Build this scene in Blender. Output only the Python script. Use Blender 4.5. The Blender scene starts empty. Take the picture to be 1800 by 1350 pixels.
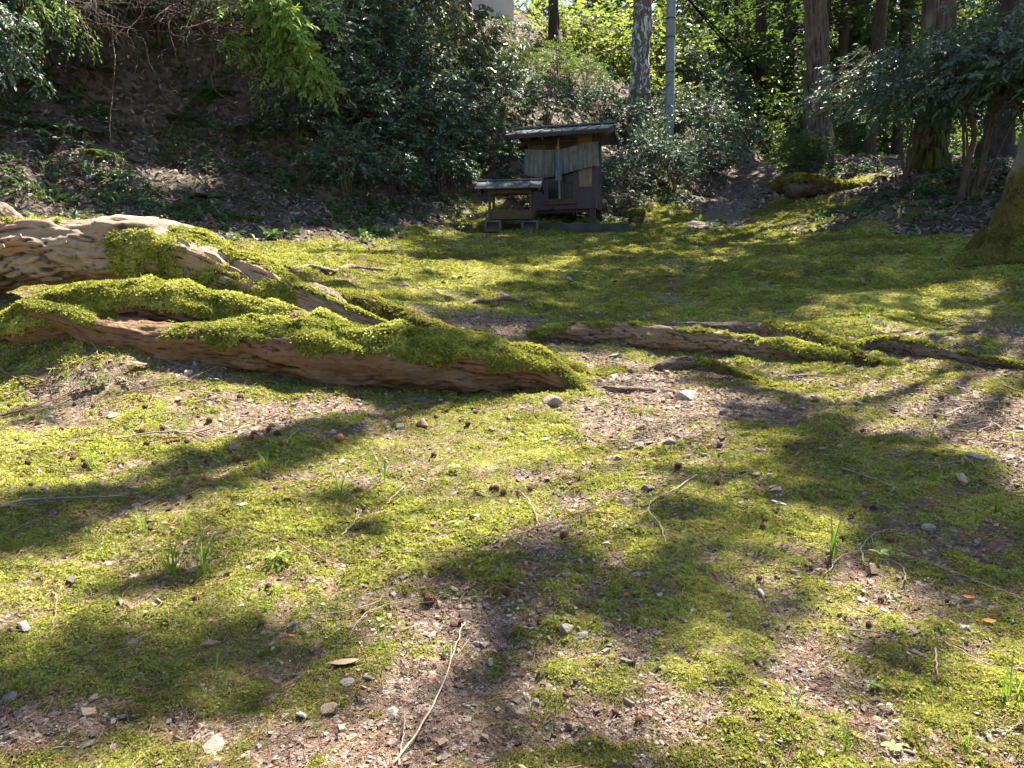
import bpy, bmesh, math, random
import numpy as np
from mathutils import Vector, Matrix

# ------------------------------------------------------------------ camera, sky, sun, exposure
SC = bpy.context.scene
COL = SC.collection
R = math.radians
FPX, CX, CY = 1300.0, 900.0, 675.0          # focal length and centre of the 1800 x 1350 photograph
PITCH, EYE = R(10.2), 0.45
cam_d = bpy.data.cameras.new('camera'); cam_d.sensor_width = 36.0; cam_d.lens = 36.0*FPX/1800.0
cam_d.clip_start = 0.05; cam_d.clip_end = 800.0
cam = bpy.data.objects.new('camera', cam_d); COL.objects.link(cam)
cam.location = (0, 0, EYE); cam.rotation_euler = (R(90)-PITCH, 0, 0)
SC.camera = cam

SUN_AZ, SUN_EL = R(36), R(58)                # azimuth measured from +Y towards +X
SUN = np.array([math.cos(SUN_EL)*math.sin(SUN_AZ), math.cos(SUN_EL)*math.cos(SUN_AZ), math.sin(SUN_EL)])
world = bpy.data.worlds.new('World'); SC.world = world; world.use_nodes = True
wn = world.node_tree; bg = wn.nodes['Background']
sky = wn.nodes.new('ShaderNodeTexSky'); sky.sky_type = 'NISHITA'; sky.sun_disc = False
sky.sun_elevation = SUN_EL; sky.sun_rotation = SUN_AZ
sky.air_density = 1.0; sky.dust_density = 1.2
wn.links.new(sky.outputs[0], bg.inputs[0]); bg.inputs[1].default_value = 0.055
sl = bpy.data.lights.new('sun', 'SUN'); sl.energy = 5.0; sl.angle = R(0.5); sl.color = (1.0, 0.93, 0.80)
so = bpy.data.objects.new('sun', sl); COL.objects.link(so)
so.rotation_euler = Vector((-SUN[0], -SUN[1], -SUN[2])).to_track_quat('-Z', 'Y').to_euler()
SC.view_settings.view_transform = 'Standard'; SC.view_settings.look = 'None'
SC.view_settings.exposure = 2.38; SC.view_settings.gamma = 1.0; SC.view_settings.use_curve_mapping = False
SC.render.engine = 'CYCLES'
cy = SC.cycles
cy.max_bounces = 6; cy.diffuse_bounces = 3; cy.glossy_bounces = 2; cy.transmission_bounces = 4; cy.transparent_max_bounces = 6
cy.caustics_reflective = False; cy.caustics_refractive = False
cy.use_adaptive_sampling = True; cy.adaptive_threshold = 0.02
try:
    cy.use_denoising = True; cy.denoiser = 'OPENIMAGEDENOISE'; cy.denoising_prefilter = 'ACCURATE'
except Exception: pass

rng = np.random.default_rng(7)
random.seed(7)

# ------------------------------------------------------------------ noise
_perm = np.random.default_rng(3).permutation(512).astype(np.int64)
_perm = np.concatenate([_perm, _perm, _perm])
_g = np.random.default_rng(5).normal(size=(512, 3)); _g /= np.linalg.norm(_g, axis=1)[:, None]
def pn(x, y, z=0.0):
    x = np.asarray(x, float); y = np.asarray(y, float); z = np.asarray(z, float)+np.zeros_like(x)
    xi = np.floor(x).astype(np.int64); yi = np.floor(y).astype(np.int64); zi = np.floor(z).astype(np.int64)
    xf, yf, zf = x-xi, y-yi, z-zi
    u, v, w = [t*t*t*(t*(t*6-15)+10) for t in (xf, yf, zf)]
    def gr(i, j, k):
        h = _perm[_perm[_perm[(xi+i) & 511]+((yi+j) & 511)]+((zi+k) & 511)]
        g = _g[h]
        return g[..., 0]*(xf-i)+g[..., 1]*(yf-j)+g[..., 2]*(zf-k)
    def L(a, b, t): return a+(b-a)*t
    return L(L(L(gr(0,0,0), gr(1,0,0), u), L(gr(0,1,0), gr(1,1,0), u), v),
             L(L(gr(0,0,1), gr(1,0,1), u), L(gr(0,1,1), gr(1,1,1), u), v), w)*1.6
def fbm(x, y, z=0.0, o=3):
    s, a, f = 0.0, 1.0, 1.0
    for _ in range(o):
        s = s+a*pn(np.asarray(x)*f, np.asarray(y)*f, np.asarray(z)*f+7.3*_); a *= 0.5; f *= 2.03
    return s
def sstep(a, b, x):
    t = np.clip((np.asarray(x)-a)/(b-a), 0, 1); return t*t*(3-2*t)

# ------------------------------------------------------------------ photo pixel -> world
CP, SP = math.cos(PITCH), math.sin(PITCH)
def ray(X, Y):
    xc, yc = (X-CX)/FPX, (CY-Y)/FPX
    return np.array([xc, CP+yc*SP, -SP+yc*CP])
def at(X, Y, d):                              # the point seen at pixel X, Y that lies d metres ahead
    v = ray(X, Y); return np.array([0, 0, EYE])+v*(d/v[1])
def pxm(d): return d/FPX

# ------------------------------------------------------------------ terrain: a thin-plate sheet through surveyed points
CTRL = []
def cp(X, Y, d, dz=0): p = at(X, Y, d); CTRL.append((p[0], p[1], p[2]+dz))
for y in (-3, -1, 0.4, 1.0, 1.6, 2.2):
    for x in (-1.5, -0.5, 0.5, 1.3): CTRL.append((x, y, 0.0))
CTRL += [(1.55, 1.9, -0.05), (2.2, 2.0, -0.07), (1.3, 1.55, 0.03), (2.6, 1.0, -0.1), (1.0, 2.7, 0.0), (0.4, 3.2, 0.0)]
for a in [(900,590,3.7),(700,560,4.0),(1100,548,4.4),(1300,505,5.2),(1500,482,5.5),(1700,458,5.6),(900,485,6.2),(600,472,5.6),
          (450,442,6.3),(1100,452,7.5),(1400,440,7.5),(1600,426,7.5),(700,424,8.4),(900,411,10.2),(1100,411,10.4),(870,408,10.6),(980,409,10.55),(1090,410,10.6),(1250,392,11.5),
          (1320,300,20),(1280,340,15.5),(1400,402,10),(1800,560,3.5),(1800,500,4.5),
          (60,540,2.9),(200,536,2.9),(350,532,2.95),(500,542,3.0),(0,528,2.8),(620,560,3.2),
          (100,412,6.0),(300,417,6.8),(500,417,7.8),(100,645,2.3),(500,684,2.3),(800,690,2.35),(-200,500,3.0),(-200,640,2.3),
          (0,330,7.8),(300,330,8.8),(500,350,9.3),(100,220,9.2),(300,215,10.2),(500,230,10.6),(100,100,10.0),(300,60,11.0),(500,100,11.4),
          (100,-60,10.4),(300,-60,11.3),(500,-40,12.2),(-200,300,7.2),(-200,100,8.6),
          (700,380,10),(700,250,12.2),(700,100,14.5),(700,0,17),(850,350,11.8),(850,200,14),(850,100,17.5),(900,60,20),
          (1000,345,12.6),(1000,215,15),(1000,90,20),(1100,335,13.5),(1120,215,17),(1100,130,21),(1180,312,15.5),(1230,250,18),(1250,190,23),
          (1340,285,24),(1400,352,12.5),(1430,288,15.5),(1450,332,12.6),(1560,374,9.5),(1600,312,12),(1640,298,13),(1500,287,14.5),
          (1750,395,8.3),(1780,290,12),(1680,420,7.4)]: cp(*a)
CTRL += [(-8,14,6.5),(-4,16,6.6),(-11,9,6.5),(0,24,7.6),(-3,22,7.6),(10,17,1.9),(10,26,1.6),(6.2,21,2.6),(14,13,1.8),(7,5.5,.7),(8,2,.6),(6,0,.3),
         (5,-3,.1),(-5,1.5,.5),(-6.5,4,1.2),(-4,-2,.1),(-9,3,3.2),(0,42,9),(-22,22,10),(-20,0,6),(24,22,2),(20,0,1),(0,-15,0),(16,42,4),
         (-16,42,11),(60,60,4),(-60,60,14),(60,-60,0),(-60,-60,4),(0,90,10),(8,32,4.2)]
_C = np.array(CTRL)
def _tps_k(r2): return 0.5*r2*np.log(r2+1e-9)
_n = len(_C)
_K = _tps_k(((_C[:, None, :2]-_C[None, :, :2])**2).sum(-1))+np.eye(_n)*0.002
_P = np.c_[np.ones(_n), _C[:, :2]]
_sol = np.linalg.solve(np.r_[np.c_[_K, _P], np.c_[_P.T, np.zeros((3, 3))]], np.r_[_C[:, 2], np.zeros(3)])
def Hbase(x, y):
    x = np.asarray(x, float); y = np.asarray(y, float); sh = x.shape; x = x.ravel(); y = y.ravel(); out = np.empty(len(x))
    for i in range(0, len(x), 40000):
        a, b = x[i:i+40000], y[i:i+40000]
        out[i:i+40000] = _tps_k((a[:, None]-_C[None, :, 0])**2+(b[:, None]-_C[None, :, 1])**2) @ _sol[:_n] + _sol[_n]+_sol[_n+1]*a+_sol[_n+2]*b
    return out.reshape(sh)
# ground cover: where gravel and bare soil show (pixel centre, half width, half height) and how strongly
def hit_flat(X, Y, f):
    v = ray(X, Y); o = np.array([0, 0, EYE]); t = np.geomspace(0.4, 60, 900)
    p = o[None]+t[:, None]*v[None]; h = f(p[:, 0], p[:, 1]); k = np.argmax(p[:, 2] < h)
    if k == 0: return None
    d0, d1 = p[k-1, 2]-h[k-1], h[k]-p[k, 2]; s = t[k-1]+(t[k]-t[k-1])*d0/(d0+d1+1e-12)
    return o+s*v
BARE = []
for X, Y, hx, hy, k in [(1160,690,110,30,1),(1150,760,90,40,.95),(1180,850,70,45,.8),(1250,700,80,35,.8),(1070,640,80,16,1),(870,572,150,22,1.2),(980,600,80,16,1),
          (1050,950,110,45,.75),(1000,1030,140,50,.7),(790,1075,130,45,.85),(640,1190,80,45,.8),(1060,1130,120,50,.75),(1080,1230,140,60,.8),
          (300,1285,160,45,.85),(60,1300,110,50,.9),(620,1325,140,50,.8),(930,1290,90,40,.6),(1380,1180,130,55,.7),(1500,1260,110,50,.65),(1750,1290,90,70,.8),
          (1740,740,120,60,1.2),(1640,700,60,40,.9),(1790,820,70,60,1),(1700,620,140,30,.8),(1780,590,90,35,.9),(1420,660,50,25,.5),
          (120,700,140,35,.8),(330,672,150,20,.7),(560,735,110,28,.75),(60,760,90,30,.5),(600,830,60,20,.5),(480,840,50,20,.4),(1550,1050,90,40,.4),
          (930,830,60,25,.4),(420,1010,70,30,.35),(250,1120,80,25,.4),(720,500,60,8,.8),(1180,520,30,7,.8),(1450,545,40,10,.5),(900,530,70,8,.5),
          (1190,470,60,6,.5),(1000,430,70,6,.5),(880,425,60,5,.7),(640,560,90,14,.5),(1380,1010,70,35,.4),(150,1010,90,30,.3),(1280,830,60,30,.4)]+[(X, Y, 90, 60, .62) for X, Y in ((1140,800),(1130,900),(1060,930),(1010,990),(930,1040),(860,1080),(760,1120),(700,1180),(1040,1080),(1060,1180),(980,1240),(820,1180),(600,1260),(450,1300),(1150,1300))]:
    p = hit_flat(X, Y, Hbase)
    if p is None: continue
    d = p[1]; q = hit_flat(X, Y-hy*0.9, Hbase); ry = (abs(q[1]-d) if q is not None else .5)/.9
    BARE.append((p[0], p[1], hx*pxm(d), max(ry, .02), k))
LIT = []   # leaf-litter anchors: world x, y, value
for X, Y, v in [(0,330,1),(300,330,1),(100,390,1),(300,400,.9),(500,400,1),(620,405,1),(450,380,1),(100,440,.0),(450,445,0),(560,440,0),(700,420,.25),(700,370,.8),(850,390,.3),(900,420,0),
                (1000,430,0),(1100,425,0),(1200,420,0),(1300,400,.35),(1270,392,.7),(1290,370,.95),(1200,385,.2),(1290,340,.95),(1320,305,.8),(1250,330,.8),(1180,380,.1),(1365,365,.1),(1400,380,.05),(1450,360,.3),
                (1500,370,.6),(1560,385,.6),(1600,330,1),(1700,330,1),(1780,330,1),(1700,395,.95),(1740,410,.9),(1650,420,.25),(1600,440,0),(1480,420,0),(1750,470,0),(1480,300,1),(1000,330,1),
                (700,250,1),(500,250,.9),(300,230,.9),(850,250,1),(1000,250,1),(1100,250,1),(1430,345,.1)]:
    p = hit_flat(X, Y, Hbase)
    if p is not None: LIT.append((p[0], p[1], v))
LIT += [(0,-3,0),(0,1,0),(-2,1,0),(2,1,0),(-1.2,3,0),(-2.5,3,.0),(2.5,3,0),(0,4,0),(0,6,0),(3,6,0),(-3,4.5,.3),(-5,3,1),(0,25,1),(-6,14,1),(10,25,1),(8,16,1),(8,5,.3)]
LIT = np.array(LIT)
def litter(x, y):
    sh = np.shape(x); x = np.ravel(x); y = np.ravel(y); out = np.empty(len(x))
    for i in range(0, len(x), 40000):
        a, b = x[i:i+40000], y[i:i+40000]
        w = 1/((a[:, None]-LIT[None, :, 0])**2+(b[:, None]-LIT[None, :, 1])**2+0.01)**1.6
        out[i:i+40000] = (w*LIT[None, :, 2]).sum(1)/w.sum(1)
    out = out+0.28*fbm(x*1.3, y*1.3, 3.1, 3)
    return sstep(.38, .62, out).reshape(sh)
def bare(x, y):
    s = np.zeros(np.shape(x))
    wx = x+.10*fbm(x*2.2, y*2.2, 1.0, 2); wy = y+.10*fbm(x*2.2, y*2.2, 5.0, 2)
    for bx, by, rx, ry, k in BARE:
        q = ((wx-bx)/rx)**2+((wy-by)/ry)**2
        s = np.maximum(s, k*np.exp(-q*0.8))
    return s
# the same sheet sampled once on a polar grid (the ground mesh's own vertices); everything else stands on that
_direct = (None, None, litter, bare)
def moss_noise(x, y): return fbm(x*1.7, y*1.7, 2.0, 2)*.26+fbm(x*7, y*7, 9.0, 3)*.36+fbm(x*22, y*22, 4.0, 2)*.34+fbm(x*55, y*55, 6.0, 2)*.20*np.clip(2.5/np.maximum(np.hypot(x, y), .3), 0, 1)
G_RAD = np.concatenate([np.geomspace(.3, 14, 430), np.geomspace(14.25, 140, 90)]); G_ANG = np.radians(np.linspace(-64, 64, 540))
_gx = G_RAD[:, None]*np.sin(G_ANG)[None]; _gy = G_RAD[:, None]*np.cos(G_ANG)[None]
_GL = litter(_gx, _gy); _GB = bare(_gx, _gy)
_mn = moss_noise(_gx, _gy)
def _moss_of(n, b, l, d): q = sstep(3.2, 5.5, d); return sstep(.04, .78, .635+.16*q+n*(1-.35*q)-b*(.66-.22*q))*(1-l)
_GM = _moss_of(_mn, _GB, _GL, np.hypot(_gx, _gy))
def _h_of(x, y, lit, m):
    d = np.hypot(x, y); near = np.clip(3.0/np.maximum(d, 1.0), .25, 1)
    h = Hbase(x, y)+.030*fbm(x*1.1, y*1.1, .5, 2)*np.clip(d/2, .5, 1.6)+.014*fbm(x*4.2, y*4.2, 1.5, 2)*np.clip(d/3+.4, .7, 2.2)
    h = h+m*(.008+.007*fbm(x*13, y*13, 2.5, 2)+.0055*fbm(x*36, y*36, 2.9, 2))*np.clip(near*1.2, .4, 1)
    h = h+lit*(.10*fbm(x*1.7, y*1.7, 8.5, 3)+.03*fbm(x*6, y*6, 8.1, 2))*sstep(6, 9, d)
    return h+(1-m)*(1-lit)*.006*fbm(x*30, y*30, 6.5, 2)*near
_GH = _h_of(_gx, _gy, _GL, _GM)
_lr = np.log(G_RAD)
def _look(G, fn):
    def f(x, y):
        x = np.asarray(x, float); y = np.asarray(y, float); sh = x.shape; x = x.ravel(); y = y.ravel()
        r = np.hypot(x, y); a = np.arctan2(x, y)
        i = np.interp(np.log(np.maximum(r, 1e-6)), _lr, np.arange(len(G_RAD))); j = (a-G_ANG[0])/(G_ANG[1]-G_ANG[0])
        ok = (r >= .3) & (r < 139) & (j >= 0) & (j < len(G_ANG)-1.001)
        out = np.empty(len(x)); i0 = np.clip(i.astype(int), 0, len(G_RAD)-2); j0 = np.clip(np.nan_to_num(j).astype(int), 0, len(G_ANG)-2); u = i-i0; v = j-j0
        out = G[i0, j0]*(1-u)*(1-v)+G[i0+1, j0]*u*(1-v)+G[i0, j0+1]*(1-u)*v+G[i0+1, j0+1]*u*v
        if (~ok).any(): out[~ok] = fn(x[~ok], y[~ok])
        return out.reshape(sh)
    return f
litter = _look(_GL, _direct[2]); bare = _look(_GB, _direct[3])
def _moss_direct(x, y): return _moss_of(moss_noise(x, y), _direct[3](x, y), _direct[2](x, y), np.hypot(x, y))
moss_mask = _look(_GM, _moss_direct)
def _h_direct(x, y): return _h_of(x, y, _direct[2](x, y), _moss_direct(x, y))
H = _look(_GH, _h_direct)
def hit(X, Y): return hit_flat(X, Y, H)
def gz(x, y): return float(H(np.array([x]), np.array([y]))[0])
def normals(x, y, e=.01):
    hx = (H(x+e, y)-H(x-e, y))/(2*e); hy = (H(x, y+e)-H(x, y-e))/(2*e)
    n = np.stack([-hx, -hy, np.ones_like(hx)], -1); return n/np.linalg.norm(n, axis=-1, keepdims=True)

# ------------------------------------------------------------------ object helpers
def mesh_np(name, V, F, mat=None, smooth=False, N=None):
    """V (n,3); F (m,k) equal sided faces, or a list of such arrays"""
    me = bpy.data.meshes.new(name)
    if not isinstance(F, list): F = [F]
    F = [np.asarray(f, np.int32) for f in F if len(f)]
    me.vertices.add(len(V)); me.vertices.foreach_set('co', np.asarray(V, np.float32).ravel())
    loops = np.concatenate([f.ravel() for f in F]); sizes = np.concatenate([np.full(len(f), f.shape[1], np.int32) for f in F])
    me.loops.add(len(loops)); me.loops.foreach_set('vertex_index', loops)
    me.polygons.add(len(sizes)); st = np.concatenate([[0], np.cumsum(sizes)[:-1]]).astype(np.int32)
    me.polygons.foreach_set('loop_start', st); me.polygons.foreach_set('loop_total', sizes)
    me.update(calc_edges=True)
    me.polygons.foreach_set('use_smooth', np.full(len(sizes), bool(smooth)))
    if mat is not None: me.materials.append(mat)
    return me
def fattr(me, name, vals, domain='POINT'):
    a = me.attributes.new(name, 'FLOAT', domain); a.data.foreach_set('value', np.asarray(vals, np.float32))
def obj(name, me, parent=None, loc=(0, 0, 0), rot=(0, 0, 0), scl=None, link=True):
    o = bpy.data.objects.new(name, me)
    if link: COL.objects.link(o)
    o.parent = parent; o.location = loc; o.rotation_euler = rot
    if scl is not None: o.scale = (scl, scl, scl) if np.isscalar(scl) else scl
    return o
def tag(o, label, cat, group=None, kind=None):
    o['label'] = label; o['category'] = cat
    if group: o['group'] = group
    if kind: o['kind'] = kind
    return o
def thing(name, label, cat, loc=(0, 0, 0), rot=(0, 0, 0), group=None, scl=None):
    return tag(obj(name, None, None, loc, rot, scl), label, cat, group)
def copy_tree(o, parent=None):
    c = o.copy(); COL.objects.link(c); c.parent = parent
    for ch in list(o.children): copy_tree(ch, c)
    return c
class MB:
    """collects boxes and tubes, then links them as one mesh"""
    def __init__(s): s.V = []; s.F = []; s.n = 0
    def add(s, V, F):
        V = np.asarray(V, float); F = np.asarray(F, int)
        s.V.append(V); s.F.append(F+s.n); s.n += len(V); return s
    def box(s, c, size, rot=None, jit=0.0):
        q = np.array([(x, y, z) for x in (-.5, .5) for y in (-.5, .5) for z in (-.5, .5)])*np.array(size)
        if rot is not None: q = q @ np.array(Matrix(rot)).T
        s.add(q+np.array(c), [(0,1,3,2),(4,6,7,5),(0,4,5,1),(2,3,7,6),(0,2,6,4),(1,5,7,3)]); return s
    def beam(s, a, b, w, h, up=(0, 0, 1)):
        a = np.array(a, float); b = np.array(b, float); d = b-a; L = np.linalg.norm(d); d /= L
        u = np.array(up, float); r = np.cross(d, u); r /= np.linalg.norm(r); u = np.cross(r, d)
        return s.box((a+b)/2, (L, w, h), np.stack([d, r, u], 1))
    def tube(s, pts, rad, seg=6, cap=True):
        V, F = tube(pts, rad, seg); s.add(V, F)
        if cap:
            k = len(pts); s.V.append(np.array([pts[0], pts[-1]], float)); a = s.n; s.n += 2; b = s.n-2-len(V)
            s.F.append(np.array([(a, b+(i+1) % seg, b+i, b+i) for i in range(seg)]+[(a+1, b+(k-1)*seg+i, b+(k-1)*seg+(i+1) % seg, b+(k-1)*seg+(i+1) % seg) for i in range(seg)]))
        return s
    def mesh(s, name, mat, smooth=False):
        V = np.concatenate(s.V); Q, T = [], []
        for f in s.F:
            if f.shape[1] == 3: T.append(f); continue
            dg = f[:, 2] == f[:, 3]; Q.append(f[~dg]); T.append(f[dg][:, :3])
        out = [np.concatenate(z) for z in (Q, T) if len(z) and sum(map(len, z))]
        return mesh_np(name, V, out, mat, smooth)
    def build(s, name, mat, parent=None, smooth=False, bevel=0, **k):
        me = s.mesh(name, mat, smooth)
        if bevel:
            bm = bmesh.new(); bm.from_mesh(me)
            bmesh.ops.bevel(bm, geom=bm.edges[:], offset=bevel, segments=1, affect='EDGES', clamp_overlap=True); bm.to_mesh(me); bm.free()
        return obj(name, me, parent, **k)
def frames(P):
    P = np.asarray(P, float); T = np.gradient(P, axis=0); T /= np.linalg.norm(T, axis=1)[:, None]+1e-12
    ref = np.array([0, 0, 1.0]) if abs(T[0, 2]) < .9 else np.array([1.0, 0, 0])
    N = np.empty_like(P); n = ref-T[0]*(ref@T[0]); N[0] = n/np.linalg.norm(n)
    for i in range(1, len(P)):
        n = N[i-1]-T[i]*(N[i-1]@T[i]); N[i] = n/(np.linalg.norm(n)+1e-12)
    return T, N, np.cross(T, N)
def tube(P, rad, seg=6):
    P = np.asarray(P, float); T, N, B = frames(P); rad = np.broadcast_to(np.asarray(rad, float), (len(P),))
    a = np.linspace(0, 2*np.pi, seg, endpoint=False)
    V = P[:, None]+rad[:, None, None]*(np.cos(a)[None, :, None]*N[:, None]+np.sin(a)[None, :, None]*B[:, None])
    i = np.arange(len(P)-1)[:, None]*seg; j = np.arange(seg)[None]; j2 = (j+1) % seg
    F = np.stack([i+j, i+j2, i+seg+j2, i+seg+j], -1).reshape(-1, 4)
    return V.reshape(-1, 3), F
def spline(P, n):
    """Catmull-Rom through P (any columns), n samples"""
    P = np.asarray(P, float); Q = np.r_[[2*P[0]-P[1]], P, [2*P[-1]-P[-2]]]
    t = np.linspace(0, len(P)-1-1e-9, n); i = t.astype(int); f = (t-i)[:, None]
    a, b, c, d = Q[i], Q[i+1], Q[i+2], Q[i+3]
    return .5*(2*b+(c-a)*f+(2*a-5*b+4*c-d)*f**2+(3*b-a-3*c+d)*f**3)
def rot_to_euler(M):
    sy = np.hypot(M[:, 0, 0], M[:, 1, 0])
    return np.stack([np.arctan2(M[:, 2, 1], M[:, 2, 2]), np.arctan2(-M[:, 2, 0], sy), np.arctan2(M[:, 1, 0], M[:, 0, 0])], 1)
def align(nrm, spin):
    n = nrm/np.linalg.norm(nrm, axis=1, keepdims=True); r = np.where(np.abs(n[:, :1]) < .9, [[1., 0, 0]], [[0, 1., 0]])
    x = r-n*(r*n).sum(1, keepdims=True); x /= np.linalg.norm(x, axis=1, keepdims=True); y = np.cross(n, x)
    c, s = np.cos(spin)[:, None], np.sin(spin)[:, None]
    return rot_to_euler(np.stack([x*c+y*s, -x*s+y*c, n], 2))

# ------------------------------------------------------------------ materials
class NT:
    def __init__(s, name):
        s.m = bpy.data.materials.new(name); s.m.use_nodes = True; s.t = s.m.node_tree; s.t.nodes.clear()
        s.out = s.n('OutputMaterial')
    def n(s, typ, **kw):
        q = s.t.nodes.new('ShaderNode'+typ)
        for k, v in kw.items(): setattr(q, k, v)
        return q
    def set(s, sock, v):
        if isinstance(v, bpy.types.NodeSocket): s.t.links.new(v, sock)
        elif isinstance(v, (tuple, list)): sock.default_value = tuple(v)+((1,) if len(v) == 3 and sock.type == 'RGBA' else ())
        else: sock.default_value = v
    def coord(s, kind='Object'): return s.n('TexCoord').outputs[kind]
    def mapping(s, v, scale):
        q = s.n('Mapping'); s.set(q.inputs[0], v); q.inputs[3].default_value = scale if not np.isscalar(scale) else (scale,)*3; return q.outputs[0]
    def noise(s, v, scale, detail=4, rough=.6, dist=0):
        q = s.n('TexNoise'); s.set(q.inputs['Vector'], v); q.inputs['Scale'].default_value = scale; q.inputs['Detail'].default_value = detail
        q.inputs['Roughness'].default_value = rough; q.inputs['Distortion'].default_value = dist; return q.outputs[0]
    def voro(s, v, scale, out='Color', feature='F1'):
        q = s.n('TexVoronoi', feature=feature); s.set(q.inputs['Vector'], v); q.inputs['Scale'].default_value = scale; return q.outputs[out]
    def attr(s, name, typ='GEOMETRY'): q = s.n('Attribute', attribute_type=typ); q.attribute_name = name; return q.outputs['Fac']
    def ramp(s, f, stops):
        q = s.n('ValToRGB'); s.set(q.inputs[0], f); e = q.color_ramp.elements
        while len(e) > 1: e.remove(e[-1])
        for i, (p, c) in enumerate(stops):
            x = e[0] if i == 0 else e.new(p)
            x.position = p; x.color = tuple(c)+(1,) if len(c) == 3 else c
        return q.outputs[0]
    def mix(s, f, a, b, blend='MIX'):
        q = s.n('Mix', data_type='RGBA', blend_type=blend); s.set(q.inputs[0], f); s.set(q.inputs[6], a); s.set(q.inputs[7], b); return q.outputs[2]
    def math(s, op, a, b=0.0, c=None, clamp=False):
        q = s.n('Math', operation=op, use_clamp=clamp); s.set(q.inputs[0], a); s.set(q.inputs[1], b)
        if c is not None: s.set(q.inputs[2], c)
        return q.outputs[0]
    def rand(s): return s.n('ObjectInfo').outputs['Random']
    def bump(s, h, strength=.5, dist=.01):
        q = s.n('Bump'); s.set(q.inputs['Height'], h); q.inputs['Strength'].default_value = strength; q.inputs['Distance'].default_value = dist; return q.outputs[0]
    def bsdf(s, col, rough=.7, normal=None, spec=.4, metal=0.0):
        q = s.n('BsdfPrincipled'); s.set(q.inputs['Base Color'], col); s.set(q.inputs['Roughness'], rough)
        s.set(q.inputs['Specular IOR Level'], spec); s.set(q.inputs['Metallic'], metal)
        if normal is not None: s.set(q.inputs['Normal'], normal)
        return q.outputs[0]
    def transl(s, col): q = s.n('BsdfTranslucent'); s.set(q.inputs[0], col); return q.outputs[0]
    def mixs(s, f, a, b): q = s.n('MixShader'); s.set(q.inputs[0], f); s.set(q.inputs[1], a); s.set(q.inputs[2], b); return q.outputs[0]
    def done(s, sh): s.t.links.new(sh, s.out.inputs[0]); return s.m
def leaf_mat(name, dark, light, trans=.35, tcol=None, rough=.45, spec=.5):
    t = NT(name); f = t.noise(t.coord(), 1.1, 2); i = t.n('NewGeometry').outputs['Random Per Island']
    f = t.math('ADD', t.math('MULTIPLY', f, .7), t.math('MULTIPLY', i, .55)); f = t.math('ADD', f, -.12)
    c = t.ramp(f, [(.15, dark), (.85, light)])
    r = t.math('ADD', t.math('MULTIPLY', i, .25), rough-.1)
    b = t.bsdf(c, r, spec=spec)
    tc = t.mix(.5, c, tcol or light)
    return t.done(t.mixs(trans, b, t.transl(tc)))
def moss_mat():
    t = NT('moss_green'); a = t.attr('tint', 'INSTANCER'); r = t.rand()
    f = t.math('ADD', t.math('MULTIPLY', a, .8), t.math('MULTIPLY', r, .2))
    c = t.ramp(f, [(0, (.15, .10, .055)), (.2, (.17, .145, .045)), (.42, (.185, .205, .042)), (.70, (.385, .398, .08)), (1, (.575, .545, .19))])
    return t.done(t.mixs(.38, t.bsdf(c, .75, spec=.2), t.transl(t.mix(.5, c, (.36, .34, .035)))))
def simple(name, a, b, scale=8, rough=.8, bump=.3, bd=.01, stretch=1, spec=.3, objrand=0.0, metal=0.0):
    t = NT(name); v = t.mapping(t.coord(), stretch); n = t.noise(v, scale, 5, .65)
    c = t.ramp(n, [(.3, a), (.7, b)])
    if objrand:
        h = t.n('HueSaturation'); t.set(h.inputs['Color'], c); t.set(h.inputs['Value'], t.math('ADD', 1-objrand/2, t.math('MULTIPLY', t.rand(), objrand))); c = h.outputs[0]
    return t.done(t.bsdf(c, rough, t.bump(t.noise(v, scale*3, 4), bump, bd), spec, metal))

# ------------------------------------------------------------------ ground sheet
def ground_material():
    t = NT('forest_floor'); P = t.coord()
    m, l, g = t.attr('moss'), t.attr('litter'), t.attr('tone')
    n1, n2, n3 = t.noise(P, 3, 6), t.noise(P, 40, 5, .7), t.noise(P, 160, 4, .7)
    soil = t.ramp(n2, [(.28, (.048, .032, .022)), (.5, (.125, .087, .06)), (.72, (.23, .175, .128))])
    peb = t.voro(P, 120); pv = t.n('SeparateColor'); t.set(pv.inputs[0], peb)
    soil = t.mix(t.math('MULTIPLY', t.math('GREATER_THAN', pv.outputs[0], .68), .6), soil, t.ramp(pv.outputs[1], [(0, (.12, .09, .075)), (.6, (.27, .215, .18)), (1, (.42, .36, .31))]))
    mf = t.math('ADD', t.math('MULTIPLY', n2, .55), t.math('MULTIPLY', g, .55))
    moss = t.ramp(mf, [(.15, (.045, .035, .015)), (.42, (.10, .095, .02)), (.62, (.16, .155, .028)), (.9, (.26, .24, .05))])
    moss = t.mix(t.math('MULTIPLY', n3, .35), moss, (.05, .05, .014))
    lv = t.voro(P, 16); lc = t.n('SeparateColor'); t.set(lc.inputs[0], lv)
    lit = t.ramp(lc.outputs[0], [(0, (.042, .032, .025)), (.5, (.085, .066, .052)), (1, (.15, .12, .098))])
    lit = t.mix(t.math('MULTIPLY', t.ramp(n1, [(.52, (0, 0, 0)), (.66, (1, 1, 1))]), .55), lit, (.03, .045, .014))
    c = t.mix(t.math('MULTIPLY', m, t.math('ADD', .45, t.math('MULTIPLY', t.ramp(t.noise(P, 14, 4), [(.4, (0, 0, 0)), (.6, (1, 1, 1))]), .45))), soil, moss); c = t.mix(l, c, lit)
    h = t.math('ADD', t.math('MULTIPLY', n2, .6), t.math('MULTIPLY', n3, .5))
    return t.done(t.bsdf(c, .95, t.bump(h, .8, .012), .15))
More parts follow.
